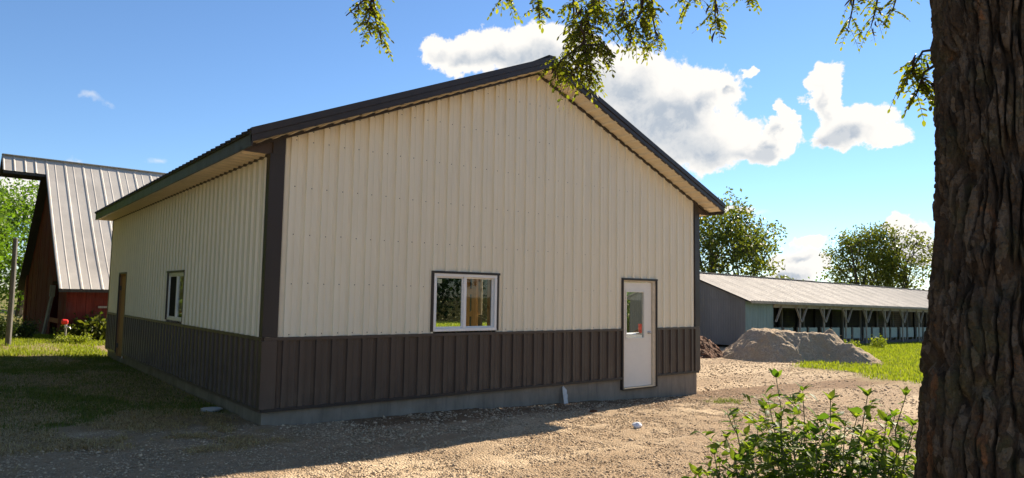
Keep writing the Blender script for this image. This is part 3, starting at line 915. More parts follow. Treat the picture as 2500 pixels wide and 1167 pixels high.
sheet_panels('gable_sheet', .0, SWD, .06, .12, lambda u: sroof(u) - .03, lambda u, h, z: (-h, u, z), SHEDWALL, shed, width=.81, pitch=.135, prof=GP, extra=[3.6])
MB().box((-.035, .0, 2.30), (-.014, SWD, 2.33)).build('gable_seam', SHEDWALL, shed)
sheet_panels('front_sheet', .0, 2.42, .06, .0, SEAVE - .12, lambda u, h, z: (u, -h, z), SHEDGREEN, shed, width=.81, pitch=.135, prof=GP)
MB().box((-.1, -.40, SEAVE - .21), (SLEN, -.36, SEAVE - .08)).build('fascia_board', GREYWOOD, shed)
MB().box((2.43, -.06, SEAVE - .38), (SLEN, .06, SEAVE - .17)).build('header_beam', GREYWOOD, shed)
MB().box((2.4, .02, -.1), (SLEN, .2, .22)).build('sill_beam', DARKWOOD, shed)
nbay = 18
for k in range(nbay):
    x = 2.463 + k * 2.4685
    if k > 0: MB().box((x - .035, -.045, -.3), (x + .035, .03, SEAVE - .385)).build('post', GREYWOOD, shed)
    for sg in ((1,) if k == 0 else (-1, 1)):
        MB().bar((x + sg * .03, -.09, 1.28), (x + sg * .56, -.09, SEAVE - .30), .035, .10, (0, 1, 0)).build('brace', GREYWOOD, shed)
    for j in range(2):
        xa = x + .22 + j * 1.13
        p = MB().box((xa, .22, .36), (xa + .86, .25, .98)); p.build('pen_door', PANELW, shed, .01)
        [MB().box((xa + q_, .255, .0), (xa + q_ + .06, .30, 1.0)).build('pen_post', GREYWOOD, shed) for q_ in (.0, .8)]
    MB().box((x + 1.15, 3.1, -.3), (x + 1.25, 3.2, sroof(3.1) - .1)).build('inner_post', GREYWOOD, shed)
    MB().box((x + .02, 6.98, -.3), (x + .14, 7.1, SEAVE - .1)).build('back_post', DARKWOOD, shed)
for i in range(12):                                # back boards with gaps
    MB().box((2.4, 7.11, .05 + i * .17), (SLEN, 7.14, .05 + i * .17 + .167)).build('back_board', DARKWOOD, shed)
MB().box((2.42, .02, .0), (2.45, 7.1, 2.4)).build('partition', DARKWOOD, shed)

# ------------------------------------------------------------------ heaps
rt2 = np.array([rt0.x, rt0.y]); fw2 = np.array([fw0.x, fw0.y])


def heap(name, c, ext, hf, mat, n=150):
    s = np.linspace(-ext, ext, n); S, T = np.meshgrid(s, s)
    H = hf(S, T)
    x = c[0] + S * rt2[0] + T * fw2[0]; y = c[1] + S * rt2[1] + T * fw2[1]
    zz = gz(x, y) + H
    i = np.arange(n * n).reshape(n, n); f = np.stack([i[:-1, :-1], i[:-1, 1:], i[1:, 1:], i[1:, :-1]], -1).reshape(-1, 4)
    hm = np.stack([H[:-1, :-1], H[:-1, 1:], H[1:, 1:], H[1:, :-1]], -1).reshape(-1, 4).max(1)
    return link(name, np_mesh(name, np.stack([x, y, zz], -1).reshape(-1, 3), f[hm > -.12], True), mat)


def segd(S, T, a, b):
    ax, ay = a; bx, by = b; dx, dy = bx - ax, by - ay
    t = np.clip(((S - ax) * dx + (T - ay) * dy) / (dx * dx + dy * dy), 0, 1)
    return np.hypot(S - ax - t * dx, T - ay - t * dy)


def h_gravel(S, T):
    n = fbm(S * 1.3 + 9, T * 1.3, 3, 5) - .5; f = fbm(S * 7, T * 7, 4, 4) - .5
    a = np.minimum(1.06 + .22 * n - .05 * S, 1.62 - segd(S, T, (-.85, .3), (.9, .5)) * .80 + .45 * n)
    b = .74 - segd(S, T, (1.35, -.5), (1.75, -.9)) * .66 + .25 * n
    c = .16 - segd(S, T, (-4.2, .9), (-2.2, .2)) * .55 + .35 * n
    e_ = 1.22 - np.hypot(S - 1.45, T - .2) * 1.0 + .3 * n
    return np.maximum.reduce([a, b, c, e_]) + .11 * f - .03


def h_dirt(S, T):
    n = fbm(S * 1.8 + 3, T * 1.8, 13, 5) - .5; f = fbm(S * 8, T * 8, 14, 4, .65) - .5
    return np.minimum(1.5, 1.75 - np.hypot(S, T) * .73) + .4 * n + .22 * f


gp = heap('gravel_pile', (22.0, 5.0), 4.6, h_gravel, PILE, 230)
tag(gp, 'grey heap of crushed stone in front of the open shed', 'gravel pile')
dp = heap('dirt_pile', (19.25, 8.95), 3.6, h_dirt, DIRT, 170)
tag(dp, 'heap of reddish brown clumpy soil beside the shed wall', 'dirt pile')

tk = empty('plastic_tank', (15.3, 6.9, float(gz(15.3, 6.9))))
tag(tk, 'low white plastic tank with a round hole behind the building', 'tank')
MB().lathe([(.62, 0), (.66, .05), (.66, .82), (.60, .92), (.18, .95)], n=28).build('body', plain('white_plastic', (.75, .73, .68), .5), tk, smooth=False)
MB().lathe([(.13, .951), (.15, .953), (.15, .99), (.13, .99)], (-.3, -.3, -.03)).build('cap', SCREWM, tk)
bk = empty('bucket', (15.32, 6.82, float(gz(15.3, 6.9)) + .951))
tag(bk, 'bright red bucket standing on the white plastic tank', 'bucket')
MB().lathe([(.10, 0), (.12, .28), (.13, .28), (.13, .30), (.115, .30), (.095, .02)], n=24).build('body', plain('red_plastic', (.42, .02, .02), .5), bk, smooth=False)
MB().tube([(.122 * math.cos(t), .02, .28 - .11 * math.sin(t)) for t in np.linspace(0, math.pi, 9)], [.004] * 9, 6).build('handle', STEEL, bk)


# ------------------------------------------------------------------ trees
def rot_cards(n, rng, size, aspect=.55, droop=.0):
    """n leaf quads (diamond-ish) centred at origin, random orientation -> (n,4,3)"""
    d = rng.normal(size=(n, 3)); d[:, 2] -= droop; d /= np.linalg.norm(d, axis=1)[:, None]
    r = rng.normal(size=(n, 3)); s = np.cross(d, r); s /= np.linalg.norm(s, axis=1)[:, None]
    L_ = (size * rng.uniform(.6, 1.3, n))[:, None]
    return np.stack([-d * L_ * .5, s * L_ * aspect * .5, d * L_ * .5, -s * L_ * aspect * .5], 1)


def tree_meshes(seed, h, rx, zc, rz, tips=260, per=34, leaf=.2, clump=.42, stems=1, trunk_r=.16, lean=0., limb_n=11, bare=0.):
    rng = np.random.default_rng(seed); mb = MB()
    nodes = []
    for s in range(stems):
        a = rng.uniform(0, 6.28); off = .0 if stems == 1 else .35
        base = np.array([math.cos(a) * off, math.sin(a) * off, -.3]); tipx = rng.normal(0, rx * (.15 if stems == 1 else .5), 2)
        tz = zc + rz * rng.uniform(.2, .6)
        pts = []
        for t in np.linspace(0, 1, 8):
            q = base * (1 - t) + np.array([tipx[0] + lean * t, tipx[1], tz]) * t; q = q + rng.normal(0, .06 * h * .06, 3) * (t > 0)
            pts.append(q)
        R = trunk_r / math.sqrt(stems) * (1.1 if stems > 1 else 1)
        mb.tube(pts, list(np.linspace(R, R * .25, 8)), 8); nodes += [(p, R * (1 - .75 * i / 7)) for i, p in enumerate(pts) if i > 2]
    for i in range(limb_n * stems if stems < 3 else limb_n):
        p, r = nodes[rng.integers(0, min(len(nodes), 5 * stems))]
        a = rng.uniform(0, 6.28); e = rng.uniform(-.2, 1.0)
        end = np.array([math.cos(a) * math.cos(e) * rx * .72 + lean, math.sin(a) * math.cos(e) * rx * .72, zc + math.sin(e) * rz * .75])
        pts = [p + (end - p) * t + np.array([0, 0, .16 * h * .25 * math.sin(math.pi * t)]) + rng.normal(0, .05, 3) * t for t in np.linspace(0, 1, 6)]
        mb.tube(pts, list(np.linspace(r * .55, .018, 6)), 6, False)
        nodes += [(q, .03) for q in pts[2:]]
    NP = np.array([n_[0] for n_ in nodes])
    # tips inside a lumpy crown
    d = rng.normal(size=(tips, 3)); d /= np.linalg.norm(d, axis=1)[:, None]
    lump = .72 + .5 * vnoise(np.arctan2(d[:, 1], d[:, 0]) * 1.6 + 7, d[:, 2] * 2.4 + 3, seed)
    rr = rng.uniform(.25, 1, tips) ** .45 * lump
    T = d * rr[:, None] * np.array([rx, rx, rz]) + np.array([lean, 0, zc])
    T[:, 2] = np.maximum(T[:, 2], zc - rz * .95)
    V = []
    for t in T:
        k = int(np.argmin(np.sum((NP - t) ** 2, 1))); p = NP[k]
        mid = (p + t) / 2 + np.array([0, 0, .12]) + rng.normal(0, .08, 3)
        mb.tube([p, mid, t], [.022, .014, .006], 4, False)
    nb = int(tips * (1 - bare)); cl = T[:nb]
    n = nb * per
    C_ = np.repeat(cl, per, 0) + rng.normal(0, 1, (n, 3)) * clump * np.array([1, 1, .75])
    V = rot_cards(n, rng, leaf) + C_[:, None, :]
    crown = np_mesh('crown', V.reshape(-1, 3), np.arange(n * 4).reshape(n, 4))
    tm = bpy.data.meshes.new('trunk'); tm.from_pydata(mb.v, [], mb.f); tm.update()
    return tm, crown


def tree(name, ms, mat, loc, label, rz=0, sc=1., group=None):
    r = empty(name, loc, rz); r.scale = (sc, sc, sc); tag(r, label, 'tree', group)
    link('trunk', ms[0], BARKF, r)
    cr = bpy.data.objects.new('crown', ms[1]); COL.objects.link(cr); cr.parent = r
    if not ms[1].materials: ms[1].materials.append(mat)
    else:
        cr.material_slots[0].link = 'OBJECT'; cr.material_slots[0].material = mat
    return r


T1 = tree_meshes(21, 9, 4.6, 5.2, 4.4, 400, 34, .27, .43, stems=4, trunk_r=.34, limb_n=16)
T2 = tree_meshes(22, 9, 3.2, 5.3, 3.6, 300, 34, .25, .37, stems=2, trunk_r=.26)
T3 = tree_meshes(23, 8, 2.5, 5.4, 2.8, 210, 20, .24, .34, stems=1, trunk_r=.17, bare=.35)
T4 = tree_meshes(24, 11, 4.2, 6.2, 5.6, 360, 34, .30, .6, stems=1, trunk_r=.3)
T5 = tree_meshes(26, 13, 5.0, 7.6, 7.0, 520, 34, .46, .62, stems=2, trunk_r=.4)  # extra dense crown for the unseen trees that shade the left wall
gzf = lambda x, y: float(gz(x, y))
tree('broad_tree', T1, LEAF_A, (46.0, 25.4, -1.), 'broad many-stemmed green tree right behind the shed ridge and the building corner', .6, 1.16)
tree('bushy_tree', T2, LEAF_B, (78.2, 27.6, -1.4), 'bushy tree with yellowing top and dark forked trunk beyond the shed', 1.2, 1.34)
tree('thin_tree', T3, LEAF_B, (79.4, 23.6, -1.4), 'thin airy tree with bare twigs beside the bushy yellowing tree', 2.2, 1.38)
tree('round_bush', tree_meshes(25, 4, 1.5, 2.4, 1.7, 90, 30, .22, .3, stems=3, trunk_r=.12), LEAF_B, (50.3, 22.3, -1.), 'small round yellow-green bush peeping over the shed ridge', 0, 1.05)
# bright trees left of the barn, unseen shading trees, and the wood beyond
LT = [(-3.2, 34.5, .62, 'sunlit green tree left of the barn, behind the grey pole'),
      (-.2, 41.0, .68, 'sunlit green tree filling the gap between the pole and the barn gable'),
      (-7.2, 31.0, .8, 'large sunlit tree left of the barn, on the far lawn'),
      (-10.5, 25.0, 1.05, 'spreading sunlit tree on the lawn well left of the barn'),
      (-10.8, 16.5, .9, 'unseen tall green tree added to shade the rear of the long wall'),
      (-10.4, 9.0, .92, 'unseen tall green tree opposite the side window, added to shade the long wall'),
      (-10.8, 2.0, .92, 'unseen tall green tree opposite the building corner, added to shade the long wall')]
for i, (x, y, s, lb) in enumerate(LT):
    tree('leafy_tree', T5 if i > 3 else T4 if i % 2 else T2, LEAF_D if i < 4 else LEAF_A, (x, y, gzf(x, y) - (1.2 if i > 3 else 0)), lb, i * 1.3, s * (1.2 if i > 3 else 1.0 if i % 2 else 1.35), 'trees left of the barn')  # the last three stand out of view, added to darken the long wall
BT_ = [(9, -27, 'tall tree across the yard, straight opposite the front window'), (17, -25, 'tall tree across the yard, between two others, facing the building front'),
       (25, -22, 'tall tree across the yard at the edge of the bright grass'), (1, -30, 'tall tree across the yard, facing the near corner of the building'), (13, -33, 'tall tree across the yard, set back behind its neighbours')]
for i, (x, y, lb) in enumerate(BT_):
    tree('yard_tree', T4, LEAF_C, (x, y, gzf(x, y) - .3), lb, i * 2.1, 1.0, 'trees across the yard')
for i, (x, y, lb) in enumerate(((-6.0, 28.0, 'unseen low bush nearest the pole, added for the side window reflection'), (-8.2, 33.5, 'unseen low bush set back behind the first, added for the side window reflection'), (-10.5, 38.0, 'unseen low bush at the far end of the row, added for the side window reflection'))):
    r = tree('reflection_bush', tree_meshes(41 + i, 3, 2.2, 1.9, 1.9, 150, 34, .24, .42, stems=4, trunk_r=.1), LEAF_D, (x, y, gzf(x, y) - .3), lb, i * 1.4, 1.25, 'unseen bushes added for the side window reflection')
    r['category'] = 'bush'  # unseen bushes, added to cover the pale reflection in the side window
# dark wood seen through the front window and behind the shed
DT = [(16.5, 52, 'dark tree at the left end of the wood behind the building'), (24.5, 49, 'dark tree behind the building, second from the left end of the wood'),
      (31.5, 47, 'dark tree behind the building, third from the left end of the wood'), (39, 44, 'dark tree in the wood, between the building and the broad tree'),
      (9, 55, 'dark tree apart from the wood, straight behind the building')]
for i, (x, y, lb) in enumerate(DT):
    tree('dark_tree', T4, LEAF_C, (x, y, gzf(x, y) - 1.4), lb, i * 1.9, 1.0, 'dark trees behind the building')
ORD = ['first', 'second', 'third', 'fourth', 'fifth', 'sixth', 'seventh']
hd = tree_meshes(31, 3, 2.6, 1.9, 1.9, 150, 34, .26, .45, stems=4, trunk_r=.1)
for i, x in enumerate(np.arange(14, 42, 4.4)):
    r = tree('hedge_bush', hd, LEAF_C, (float(x), 46.5 - (x - 14) * .12, gzf(x, 46) - .3), ORD[i] + ' dark bush of the hedge along the wood, counted from its end behind the barn', i * 1.1, 1.2, 'hedge bushes behind the building')
    r['category'] = 'bush'
for i, x in enumerate((31., 37.5, 44., 51., 58.)):
    r = tree('shed_bush', hd, LEAF_D, (x, 20.6, gzf(x, 20) - .5), ORD[i] + ' bush behind the open shed, counted from its closed gable end', i * 1.7, 1.15, 'bushes behind the shed')
    r['category'] = 'bush'


# ------------------------------------------------------------------ grass, straw, stones
def blades(n, xr, yr, h, seed, sel, lay=.35, wd=.006):
    rng = np.random.default_rng(seed)
    x = rng.uniform(*xr, n); y = rng.uniform(*yr, n); k = sel(x, y, rng); x = x[k]; y = y[k]; n = len(x)
    z = gz(x, y) - .01; hh = h * rng.uniform(.4, 1.3, n); a = rng.uniform(0, 6.283, n); ln = rng.uniform(.1, 1, n) * lay
    d = np.stack([np.cos(a), np.sin(a), np.zeros(n)], 1); s = np.stack([-np.sin(a), np.cos(a), np.zeros(n)], 1)
    b = np.stack([x, y, z], 1); upz = np.array([0, 0, 1.])
    t1 = b + upz * (hh * .6)[:, None] + d * (hh * ln * .45)[:, None]; t2 = b + upz * (hh * (1 - .35 * ln))[:, None] + d * (hh * ln * 1.25)[:, None]
    w = wd * rng.uniform(.6, 1.4, n)[:, None]
    V = np.stack([b - s * w, b + s * w, t1 + s * w * .7, t2, t1 - s * w * .7], 1).reshape(-1, 3)
    o = np.arange(n)[:, None] * 5
    f = np.concatenate([o + np.array([[0, 1, 2, 4]]), o + np.array([[4, 2, 3, 3]])], 0)
    tri = np.concatenate([o + np.array([[0, 1, 2]]), o + np.array([[0, 2, 4]]), o + np.array([[4, 2, 3]])], 0)
    return V, tri


def stuff(name, VF, mat, label):
    o = link(name, np_mesh(name, *VF), mat); o['kind'] = 'stuff'; o['label'] = label; return o


ok = lambda x, y: ~((x > .0) & (x < W) & (y > -.02) & (y < D))
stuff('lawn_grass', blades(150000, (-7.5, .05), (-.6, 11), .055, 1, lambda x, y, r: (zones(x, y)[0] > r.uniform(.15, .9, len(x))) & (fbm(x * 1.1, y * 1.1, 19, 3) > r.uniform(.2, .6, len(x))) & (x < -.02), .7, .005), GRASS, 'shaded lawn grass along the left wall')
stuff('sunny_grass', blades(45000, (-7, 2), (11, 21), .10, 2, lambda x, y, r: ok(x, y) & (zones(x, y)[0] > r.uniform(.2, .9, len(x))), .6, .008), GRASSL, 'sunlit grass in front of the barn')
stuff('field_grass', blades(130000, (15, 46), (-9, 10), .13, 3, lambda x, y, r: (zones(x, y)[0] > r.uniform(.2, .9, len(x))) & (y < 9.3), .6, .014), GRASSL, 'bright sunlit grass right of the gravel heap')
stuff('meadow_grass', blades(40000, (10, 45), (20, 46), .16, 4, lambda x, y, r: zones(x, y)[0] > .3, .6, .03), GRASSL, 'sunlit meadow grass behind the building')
stuff('dry_straw', blades(60000, (-7, .4), (-1.2, 10.5), .055, 5, lambda x, y, r: (zones(x, y)[2] > r.uniform(.3, 1., len(x))) & ok(x, y), 2.2, .0035), STRAWM, 'dry straw-coloured grass at the edge of the gravel')
stuff('edge_straw', blades(42000, (-6, .3), (-1.9, 1.6), .06, 15, lambda x, y, r: (zones(x, y)[2] > r.uniform(.25, 1., len(x))) & ok(x, y), 2.6, .004), STRAWM, 'matted dry straw where the lawn meets the gravel')
stuff('edge_tuft', blades(9000, (7.4, 10.2), (-2, -.2), .06, 6, lambda x, y, r: (zones(x, y)[0] > r.uniform(.1, .8, len(x))) & ok(x, y), .7, .005), GRASS, 'thin grass tuft by the building corner')


def stones(n, xr, yr, size, seed, sel):
    rng = np.random.default_rng(seed); x = rng.uniform(*xr, n); y = rng.uniform(*yr, n); k = sel(x, y, rng); x = x[k]; y = y[k]; n = len(x)
    oc = np.array([[1, 0, 0], [0, 1, 0], [-1, 0, 0], [0, -1, 0], [0, 0, 1], [.2, .1, -1]], float)
    tri = np.array([[0, 1, 4], [1, 2, 4], [2, 3, 4], [3, 0, 4], [1, 0, 5], [2, 1, 5], [3, 2, 5], [0, 3, 5]])
    s = size * np.exp(rng.normal(0, .38, n))
    P = oc[None] * rng.uniform(.55, 1.25, (n, 6, 1)); P = P + rng.normal(0, .18, (n, 6, 3)); P[:, :, 2] *= .62
    a = rng.uniform(0, 6.28, n); ca, sa = np.cos(a)[:, None], np.sin(a)[:, None]
    Q = np.stack([P[:, :, 0] * ca - P[:, :, 1] * sa, P[:, :, 0] * sa + P[:, :, 1] * ca, P[:, :, 2]], -1) * s[:, None, None]
    Q += np.stack([x, y, gz(x, y) + s * .18], -1)[:, None, :]
    return Q.reshape(-1, 3), (np.arange(n)[:, None, None] * 6 + tri[None]).reshape(-1, 3)


gsel = lambda x, y, r: (1 - zones(x, y)[0] - .75 * zones(x, y)[1] - .5 * zones(x, y)[2] > r.uniform(.05, .95, len(x))) & ok(x, y)
stuff('gravel', stones(150000, (-5.5, 10.5), (-5.2, .2), .0082, 7, gsel), STONE, 'loose pale gravel on the yard in front of the building')
stuff('coarse_gravel', stones(16000, (9.3, 22), (-4, 8), .018, 8, gsel), STONE, 'loose pale gravel on the drive right of the building')
stuff('dirt_pebbles', stones(5000, (0.2, 9.3), (-1.6, -.03), .013, 9, lambda x, y, r: ok(x, y)), STONE, 'pebbles in the dirt strip along the foundation')

# ------------------------------------------------------------------ small things in the yard
hy = empty('yard_hydrant', (-.38, 16.9, gzf(-.38, 16.9))); tag(hy, 'grey standpipe hydrant with a red top in the weeds before the barn', 'hydrant')
MB().tube([(0, 0, -.1), (0, 0, .46)], [.03, .03], 12).build('pipe', GREYWOOD, hy)
MB().tube([(0, 0, .46), (0, 0, .58)], [.045, .04], 12).tube([(0, -.02, .52), (.10, -.05, .49), (.12, -.06, .43)], [.022, .02, .02], 10).build('head', STEEL, hy, smooth=False)
MB().tube([(.06, 0, .655), (.03, 0, .655), (-.10, -.01, .665), (-.13, -.01, .667)], [.05, .085, .085, .06], 16).build('red_cap', plain('red_paint', (.75, .03, .02), .4), hy, .01)
MB().bar((.0, 0, .56), (-.02, 0, .70), .03, .02).build('lever', STEEL, hy)

pl = empty('utility_pole', (-1.92, 15.2, gzf(-1.9, 15.2))); tag(pl, 'grey weathered wooden pole standing before the trees left of the barn', 'pole')
MB().tube([(0, 0, -.3), (.01, 0, 1.2), (.0, .0, 3.02)], [.075, .068, .06], 10).build('shaft', DARKPOLE, pl)
MB().lathe([(.064, 0), (.064, .02), (.02, .03)], (0, 0, 3.02), 12).build('cap', DARKPOLE, pl)


def leafy_clump(name, loc, n, rad, h, leaf, mat, label, cat, seed, group=None):
    rng = np.random.default_rng(seed); r = empty(name, loc); tag(r, label, cat, group)
    mb = MB(); C_ = []
    for k in range(n):
        a = rng.uniform(0, 6.28); q = rng.uniform(0, 1) ** .6
        b = np.array([math.cos(a), math.sin(a), 0]) * rad * q * .5; e = np.array([math.cos(a) * rad * q, math.sin(a) * rad * q, h * rng.uniform(.5, 1)])
        mb.tube([b, (b + e) / 2 + np.array([0, 0, h * .12]), e], [.006, .005, .003], 4, False)
        for t in np.linspace(.25, 1, 9): C_.append(b + (e - b) * t + rng.normal(0, leaf * .7, 3))
    mb.build('stem', STEMM, r, recalc=False)
    C_ = np.array(C_); C_ = np.repeat(C_, 3, 0) + rng.normal(0, leaf * .5, (len(C_) * 3, 3)); m_ = len(C_)
    V = rot_cards(m_, rng, leaf, .5) + C_[:, None, :]
    o = link('foliage', np_mesh('foliage', V.reshape(-1, 3), np.arange(m_ * 4).reshape(m_, 4)), mat, r); o['kind'] = 'stuff'
    return r


leafy_clump('weed_clump', (-.15, 16.75, gzf(-.15, 16.7)), 60, .55, .26, .06, GRASSL, 'bright green weeds round the foot of the red-topped hydrant', 'weeds', 1)
leafy_clump('broadleaf_plant', (.62, 18.35, gzf(.6, 18.3)), 40, .75, .75, .18, LEAF_A, 'dark broad-leaved plant against the red barn wall by the building', 'plant', 2)
leafy_clump('barn_weed', (-.15, 18.2, gzf(-.1, 18.2)), 24, .4, .42, .12, LEAF_A, 'low dark weeds at the barn corner behind the hydrant', 'plant', 3)
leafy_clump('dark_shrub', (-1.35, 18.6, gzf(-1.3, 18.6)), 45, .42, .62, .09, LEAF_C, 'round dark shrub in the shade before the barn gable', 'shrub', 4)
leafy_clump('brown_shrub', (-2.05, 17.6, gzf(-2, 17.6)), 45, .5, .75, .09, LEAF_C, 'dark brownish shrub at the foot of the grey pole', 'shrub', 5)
leafy_clump('shed_weed', (34.6, 7.4, gzf(34.6, 7.4)), 22, .45, .62, .10, GRASSL, 'taller yellow-green weed in the grass before the shed posts', 'weeds', 6)
leafy_clump('heap_weed', (32.2, 7.9, gzf(32.2, 7.9)), 26, .7, .36, .09, GRASSL, 'low yellow-green weeds between the gravel heap and the shed', 'weeds', 7)

bd = MB()
o2 = [(0, 0), (.10, 0), (.095, .10), (.115, .17), (.10, .19), (.112, .25), (.06, .30), (.045, .335), (.012, .30)]
pts = [(x, 0, z) for x, z in o2] + [(x, .012, z) for x, z in o2]; k = len(o2)
bd.poly(pts, [tuple(range(k)), tuple(range(2 * k - 1, k - 1, -1))] + [(i, i + k, (i + 1) % k + k, (i + 1) % k) for i in range(k)])
sb = bd.build('broken_board', plain('pale_broken_board', (.62, .60, .56), .8)); sb.location = (5.26, -.085, gzf(5.3, -.1) - .01); sb.rotation_euler = (-.27, .05, .04)
tag(sb, 'jagged broken white board leaning against the concrete foundation', 'board')


def lump(name, loc, size, mat, label, cat, seed, flat=.5):
    bm = bmesh.new(); bmesh.ops.create_icosphere(bm, subdivisions=3, radius=1); r = random.Random(seed)
    for v in bm.verts:
        k = .75 + .5 * float(vnoise(v.co.x * 2.3 + seed, v.co.y * 2.3 + v.co.z * 1.7, seed))
        v.co = Vector((v.co.x * k * size, v.co.y * k * size * .7, v.co.z * k * size * flat))
    me = bpy.data.meshes.new(name); bm.to_mesh(me); bm.free()
    return tag(link(name, me, mat, None, loc), label, cat)


lump('paper_scrap', (4.52, -2.38, gzf(4.5, -2.4) + .035), .085, plain('crumpled_white_paper', (.75, .76, .80), .6), 'crumpled white scrap lying on the sunlit gravel', 'litter', 3, .5)
lump('pale_rock', (-.22, 1.42, gzf(-.2, 1.4) + .02), .16, plain('pale_rock', (.42, .42, .40), .9), 'flat pale rock in the shaded grass near the building corner', 'rock', 5, .25)
lump('dark_clod', (5.0, -1.05, gzf(5, -1.05) + .02), .07, DIRT, 'dark clod of earth on the dirt strip', 'clod', 6, .4)

# ------------------------------------------------------------------ locust tree in the foreground
TX, TY = .345, -8.145
loc = empty('locust_tree', (TX, TY, gzf(TX, TY))); tag(loc, 'large dark tree with deeply furrowed bark and hanging pinnate leaf sprays', 'tree')
GZT = gzf(TX, TY)
th = np.concatenate([np.linspace(math.radians(95), math.radians(300), 620, endpoint=False), np.linspace(math.radians(300), math.radians(455), 110, endpoint=False)]) % (2 * math.pi)
th = np.sort(th); nth = len(th)
zz = np.concatenate([np.linspace(-.35, .75, 50, endpoint=False), np.linspace(.75, 3.15, 680, endpoint=False), np.linspace(3.15, 4.6, 40)])
TH_, ZZ = np.meshgrid(th, zz)
rad = np.interp(ZZ, [-.35, 0, .35, 1.0, 1.4, 1.75, 2.1, 2.6, 3.4, 4.6], [.66, .58, .49, .440, .402, .352, .308, .298, .290, .27])
rad = rad * (1 + .035 * np.sin(2 * TH_ + 1.3 * ZZ) + .025 * np.sin(3 * TH_ - .8 * ZZ + 1))
cs, sn_ = np.cos(TH_), np.sin(TH_)


def cyl_noise(fx, fz, seed, oc=4):
    # seamless: blend two windows
    t = TH_ / (2 * np.pi); a = fbm(t * fx, ZZ * fz, seed, oc); b = fbm((t - 1) * fx, ZZ * fz, seed, oc); k = sstep(t, .9, 1.0)
    return a * (1 - k) + b * k


wu = TH_ * .38 + .10 * (cyl_noise(9, 1.6, 71) - .5) + .05 * (cyl_noise(22, 5, 72) - .5)
wz = ZZ + .10 * (cyl_noise(12, 4, 73) - .5)


def voro2(u, v, cu, cv, seed):
    """F1, F2 of stretched cells; u wraps round the trunk"""
    nper = max(3, int(round(2 * np.pi * .38 / cu))); U = u / (2 * np.pi * .38) * nper; Vv = v / cv
    iu = np.floor(U); iv = np.floor(Vv); f1 = np.full(U.shape, 9.); f2 = np.full(U.shape, 9.); cid = np.zeros(U.shape)
    for du in (-1, 0, 1):
        for dv in (-1, 0, 1):
            cu_, cv_ = iu + du, iv + dv; w_ = np.mod(cu_, nper)
            px = cu_ + .15 + .7 * hash2(w_, cv_, seed); py = cv_ + .1 + .8 * hash2(w_, cv_, seed + 5)
            d_ = np.hypot(U - px, Vv - py); cid = np.where(d_ < f1, hash2(w_, cv_, seed + 9), cid); f2 = np.where(d_ < f1, f1, np.minimum(f2, d_)); f1 = np.minimum(f1, d_)
    return f1, f2, cid


f1, f2, c1 = voro2(wu, wz, .046, .46, 81)          # long corky ridges
g1, g2, c2 = voro2(wu + .015 * (cyl_noise(60, 14, 76) - .5), wz, .030, .075, 82)     # broken plates on them
k1, k2, c3 = voro2(wu, wz + .02 * (cyl_noise(90, 30, 77) - .5), .013, .022, 83)      # flakes
ridge = sstep(f2 - f1, .0, .34)
hgt = .046 * ridge + .016 * (c1 - .5) * ridge + .009 * (c2 - .4) * sstep(g2 - g1, .0, .12) + .004 * sstep(g2 - g1, .0, .3) + .008 * (c3 - .5) + .026 * (cyl_noise(26, 6, 74, 5) - .5)
rad = rad - .052 + hgt
# an old knot
knot = np.exp(-(((np.angle(np.exp(1j * (TH_ - 3.05))) * .38) / .07) ** 2 + ((ZZ - GZT * 0 - 1.98) / .09) ** 2)); rad = rad + .03 * knot - .05 * knot ** 4
lean_x = .0 * ZZ
V = np.stack([rad * cs, rad * sn_, ZZ], -1).reshape(-1, 3)
ii = np.arange(nth * len(zz)).reshape(len(zz), nth); jn = np.roll(ii, -1, 1)
f = np.stack([ii[:-1], jn[:-1], jn[1:], ii[1:]], -1).reshape(-1, 4)
link('trunk', np_mesh('trunk', V, f, False), BARK, loc)
lb = lambda p: (p[0] - TX, p[1] - TY, p[2] - GZT)
limbs = [([(TX, TY, 4.2), (.2, -7.6, 4.75), (-.1, -6.9, 4.75), (-.5, -5.9, 4.55), (-1.1, -5.0, 4.3), (-1.4, -4.4, 4.2)], .17),
         ([(TX, TY, 4.3), (.9, -7.7, 4.9), (1.5, -7.1, 4.95), (2.0, -6.6, 4.9), (2.6, -6.0, 5.0)], .13),
         ([(TX, TY, 4.2), (.9, -8.9, 5.2), (1.4, -9.6, 6.2), (1.6, -10.0, 7.2)], .18),
         ([(TX, TY, 4.2), (.0, -8.6, 5.4), (-.3, -9.2, 6.6), (-.4, -9.5, 7.6)], .18),
         ([(-.1, -6.9, 4.75), (.15, -6.5, 4.6), (.5, -6.3, 4.45), (.9, -6.45, 4.4)], .06)]
for pts, r in limbs:
    MB().tube([lb(p) for p in pts], list(np.linspace(r, r * .25, len(pts))), 10).build('limb', BARK, loc, smooth=True)
LIMB_PTS = np.array([np.array(a) + (np.array(b) - np.array(a)) * t for pts, r in limbs for a, b in zip(pts, pts[1:]) for t in (0, .33, .66)])

